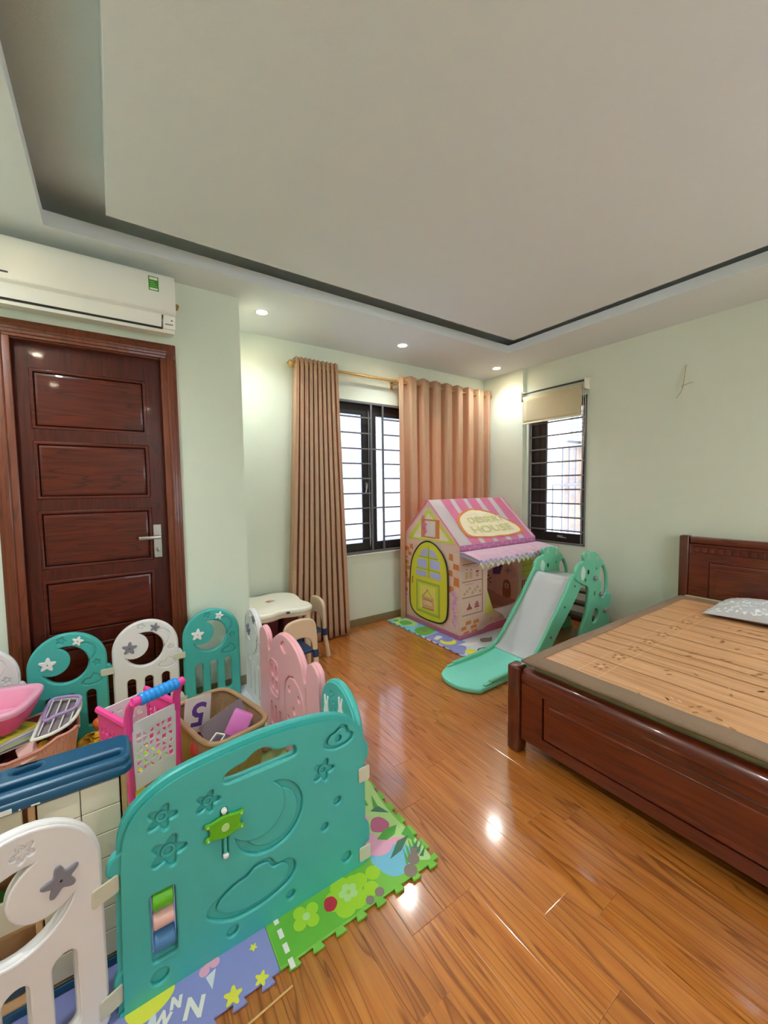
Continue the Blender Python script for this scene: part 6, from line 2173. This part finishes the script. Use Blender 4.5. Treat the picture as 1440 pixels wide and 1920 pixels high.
for x, y in ((0.80, 2.745), (1.155, 2.725), (0.80, 3.16), (1.15, 3.15)):
    bm = B()
    tube(bm, [(x, y, 0.0), (x, y, 0.43)], [0.021, 0.026], 12)
    obj('leg', bm, M['beige'], tab)
for x in (0.835, 0.985):
    bm = B()
    R = []
    for s, z in ((0.85, 0.24), (0.88, 0.245), (1.0, 0.415), (0.96, 0.415), (0.84, 0.255)):
        R.append([bm.verts.new((px, py, z)) for px, py, c in sup(x + 0.07, 2.95, 0.070 * s, 0.17 * s, 5, 0, 32)])
    for A, Q in zip(R, R[1:]):
        for k in range(32):
            bm.faces.new((A[k], A[(k + 1) % 32], Q[(k + 1) % 32], Q[k]))
    bm.faces.new(R[0][::-1])
    bm.faces.new(R[-1])
    obj('storage_bin', bm, M['redbrown'], tab)


def chair(label, loc, rz):
    t = thing('child_chair', label, 'chair', loc, rz, group='beige and navy child chairs at the play table')
    Pc = plane((0, 0, 0), (1, 0, 0), (0, 0, 1), (0, -1, 0))
    bm = B()
    o = [(-0.128, 0.215), (-0.124, 0.36), (-0.112, 0.425), (-0.075, 0.457), (0, 0.468), (0.075, 0.457), (0.112, 0.425), (0.124, 0.36), (0.128, 0.215), (0.098, 0.215), (0.090, 0.27), (0.06, 0.318), (0, 0.335), (-0.06, 0.318), (-0.090, 0.27), (-0.098, 0.215)]
    plate(bm, smooth_closed(o, 4), Pc, 0.026, 0.010, z0=-0.013, seg=3)
    obj('backrest', bm, M['beige'], t, local=True)
    bm = B()
    plate(bm, rrect(-0.118, 0.118, 0.012, 0.245, 0.03, 4), PZ(0.205), 0.022, 0.008, seg=2)
    obj('seat', bm, M['navy'], t, local=True)
    for sx in (-1, 1):
        for y, yy in ((0.0, -0.028), (0.235, 0.25)):
            bm = B()
            tube(bm, [(sx * 0.113, y, 0.245 if y == 0 else 0.21), (sx * 0.113, y + (yy - y) * 0.3, 0.15), (sx * 0.118, yy, 0.0)], [0.016, 0.018, 0.020], 12)
            obj('leg', bm, M['beige'], t, local=True)
            bm = B()
            tube(bm, [(sx * 0.113, y + (yy - y) * 0.05, 0.232), (sx * 0.113, y + (yy - y) * 0.15, 0.18)], [0.021, 0.0215], 12)
            obj('collar', bm, M['navy'], t, local=True)
    return t


chair('beige chair with navy seat before the table front, back to the pen', (1.005, 2.50, 0), math.radians(4))
chair('beige chair with navy seat at the right end of table, near curtain', (1.345, 2.955, 0), math.radians(92))

# pale stick on the floor
bm = B()
tube(bm, [(0.17, 0.955, 0.0034), (0.342, 0.970, 0.0034)], 0.0030, 6)
tag(obj('wooden_stick', bm, M['stickw']), 'thin pale wooden stick on the floor before the play mat', 'stick')
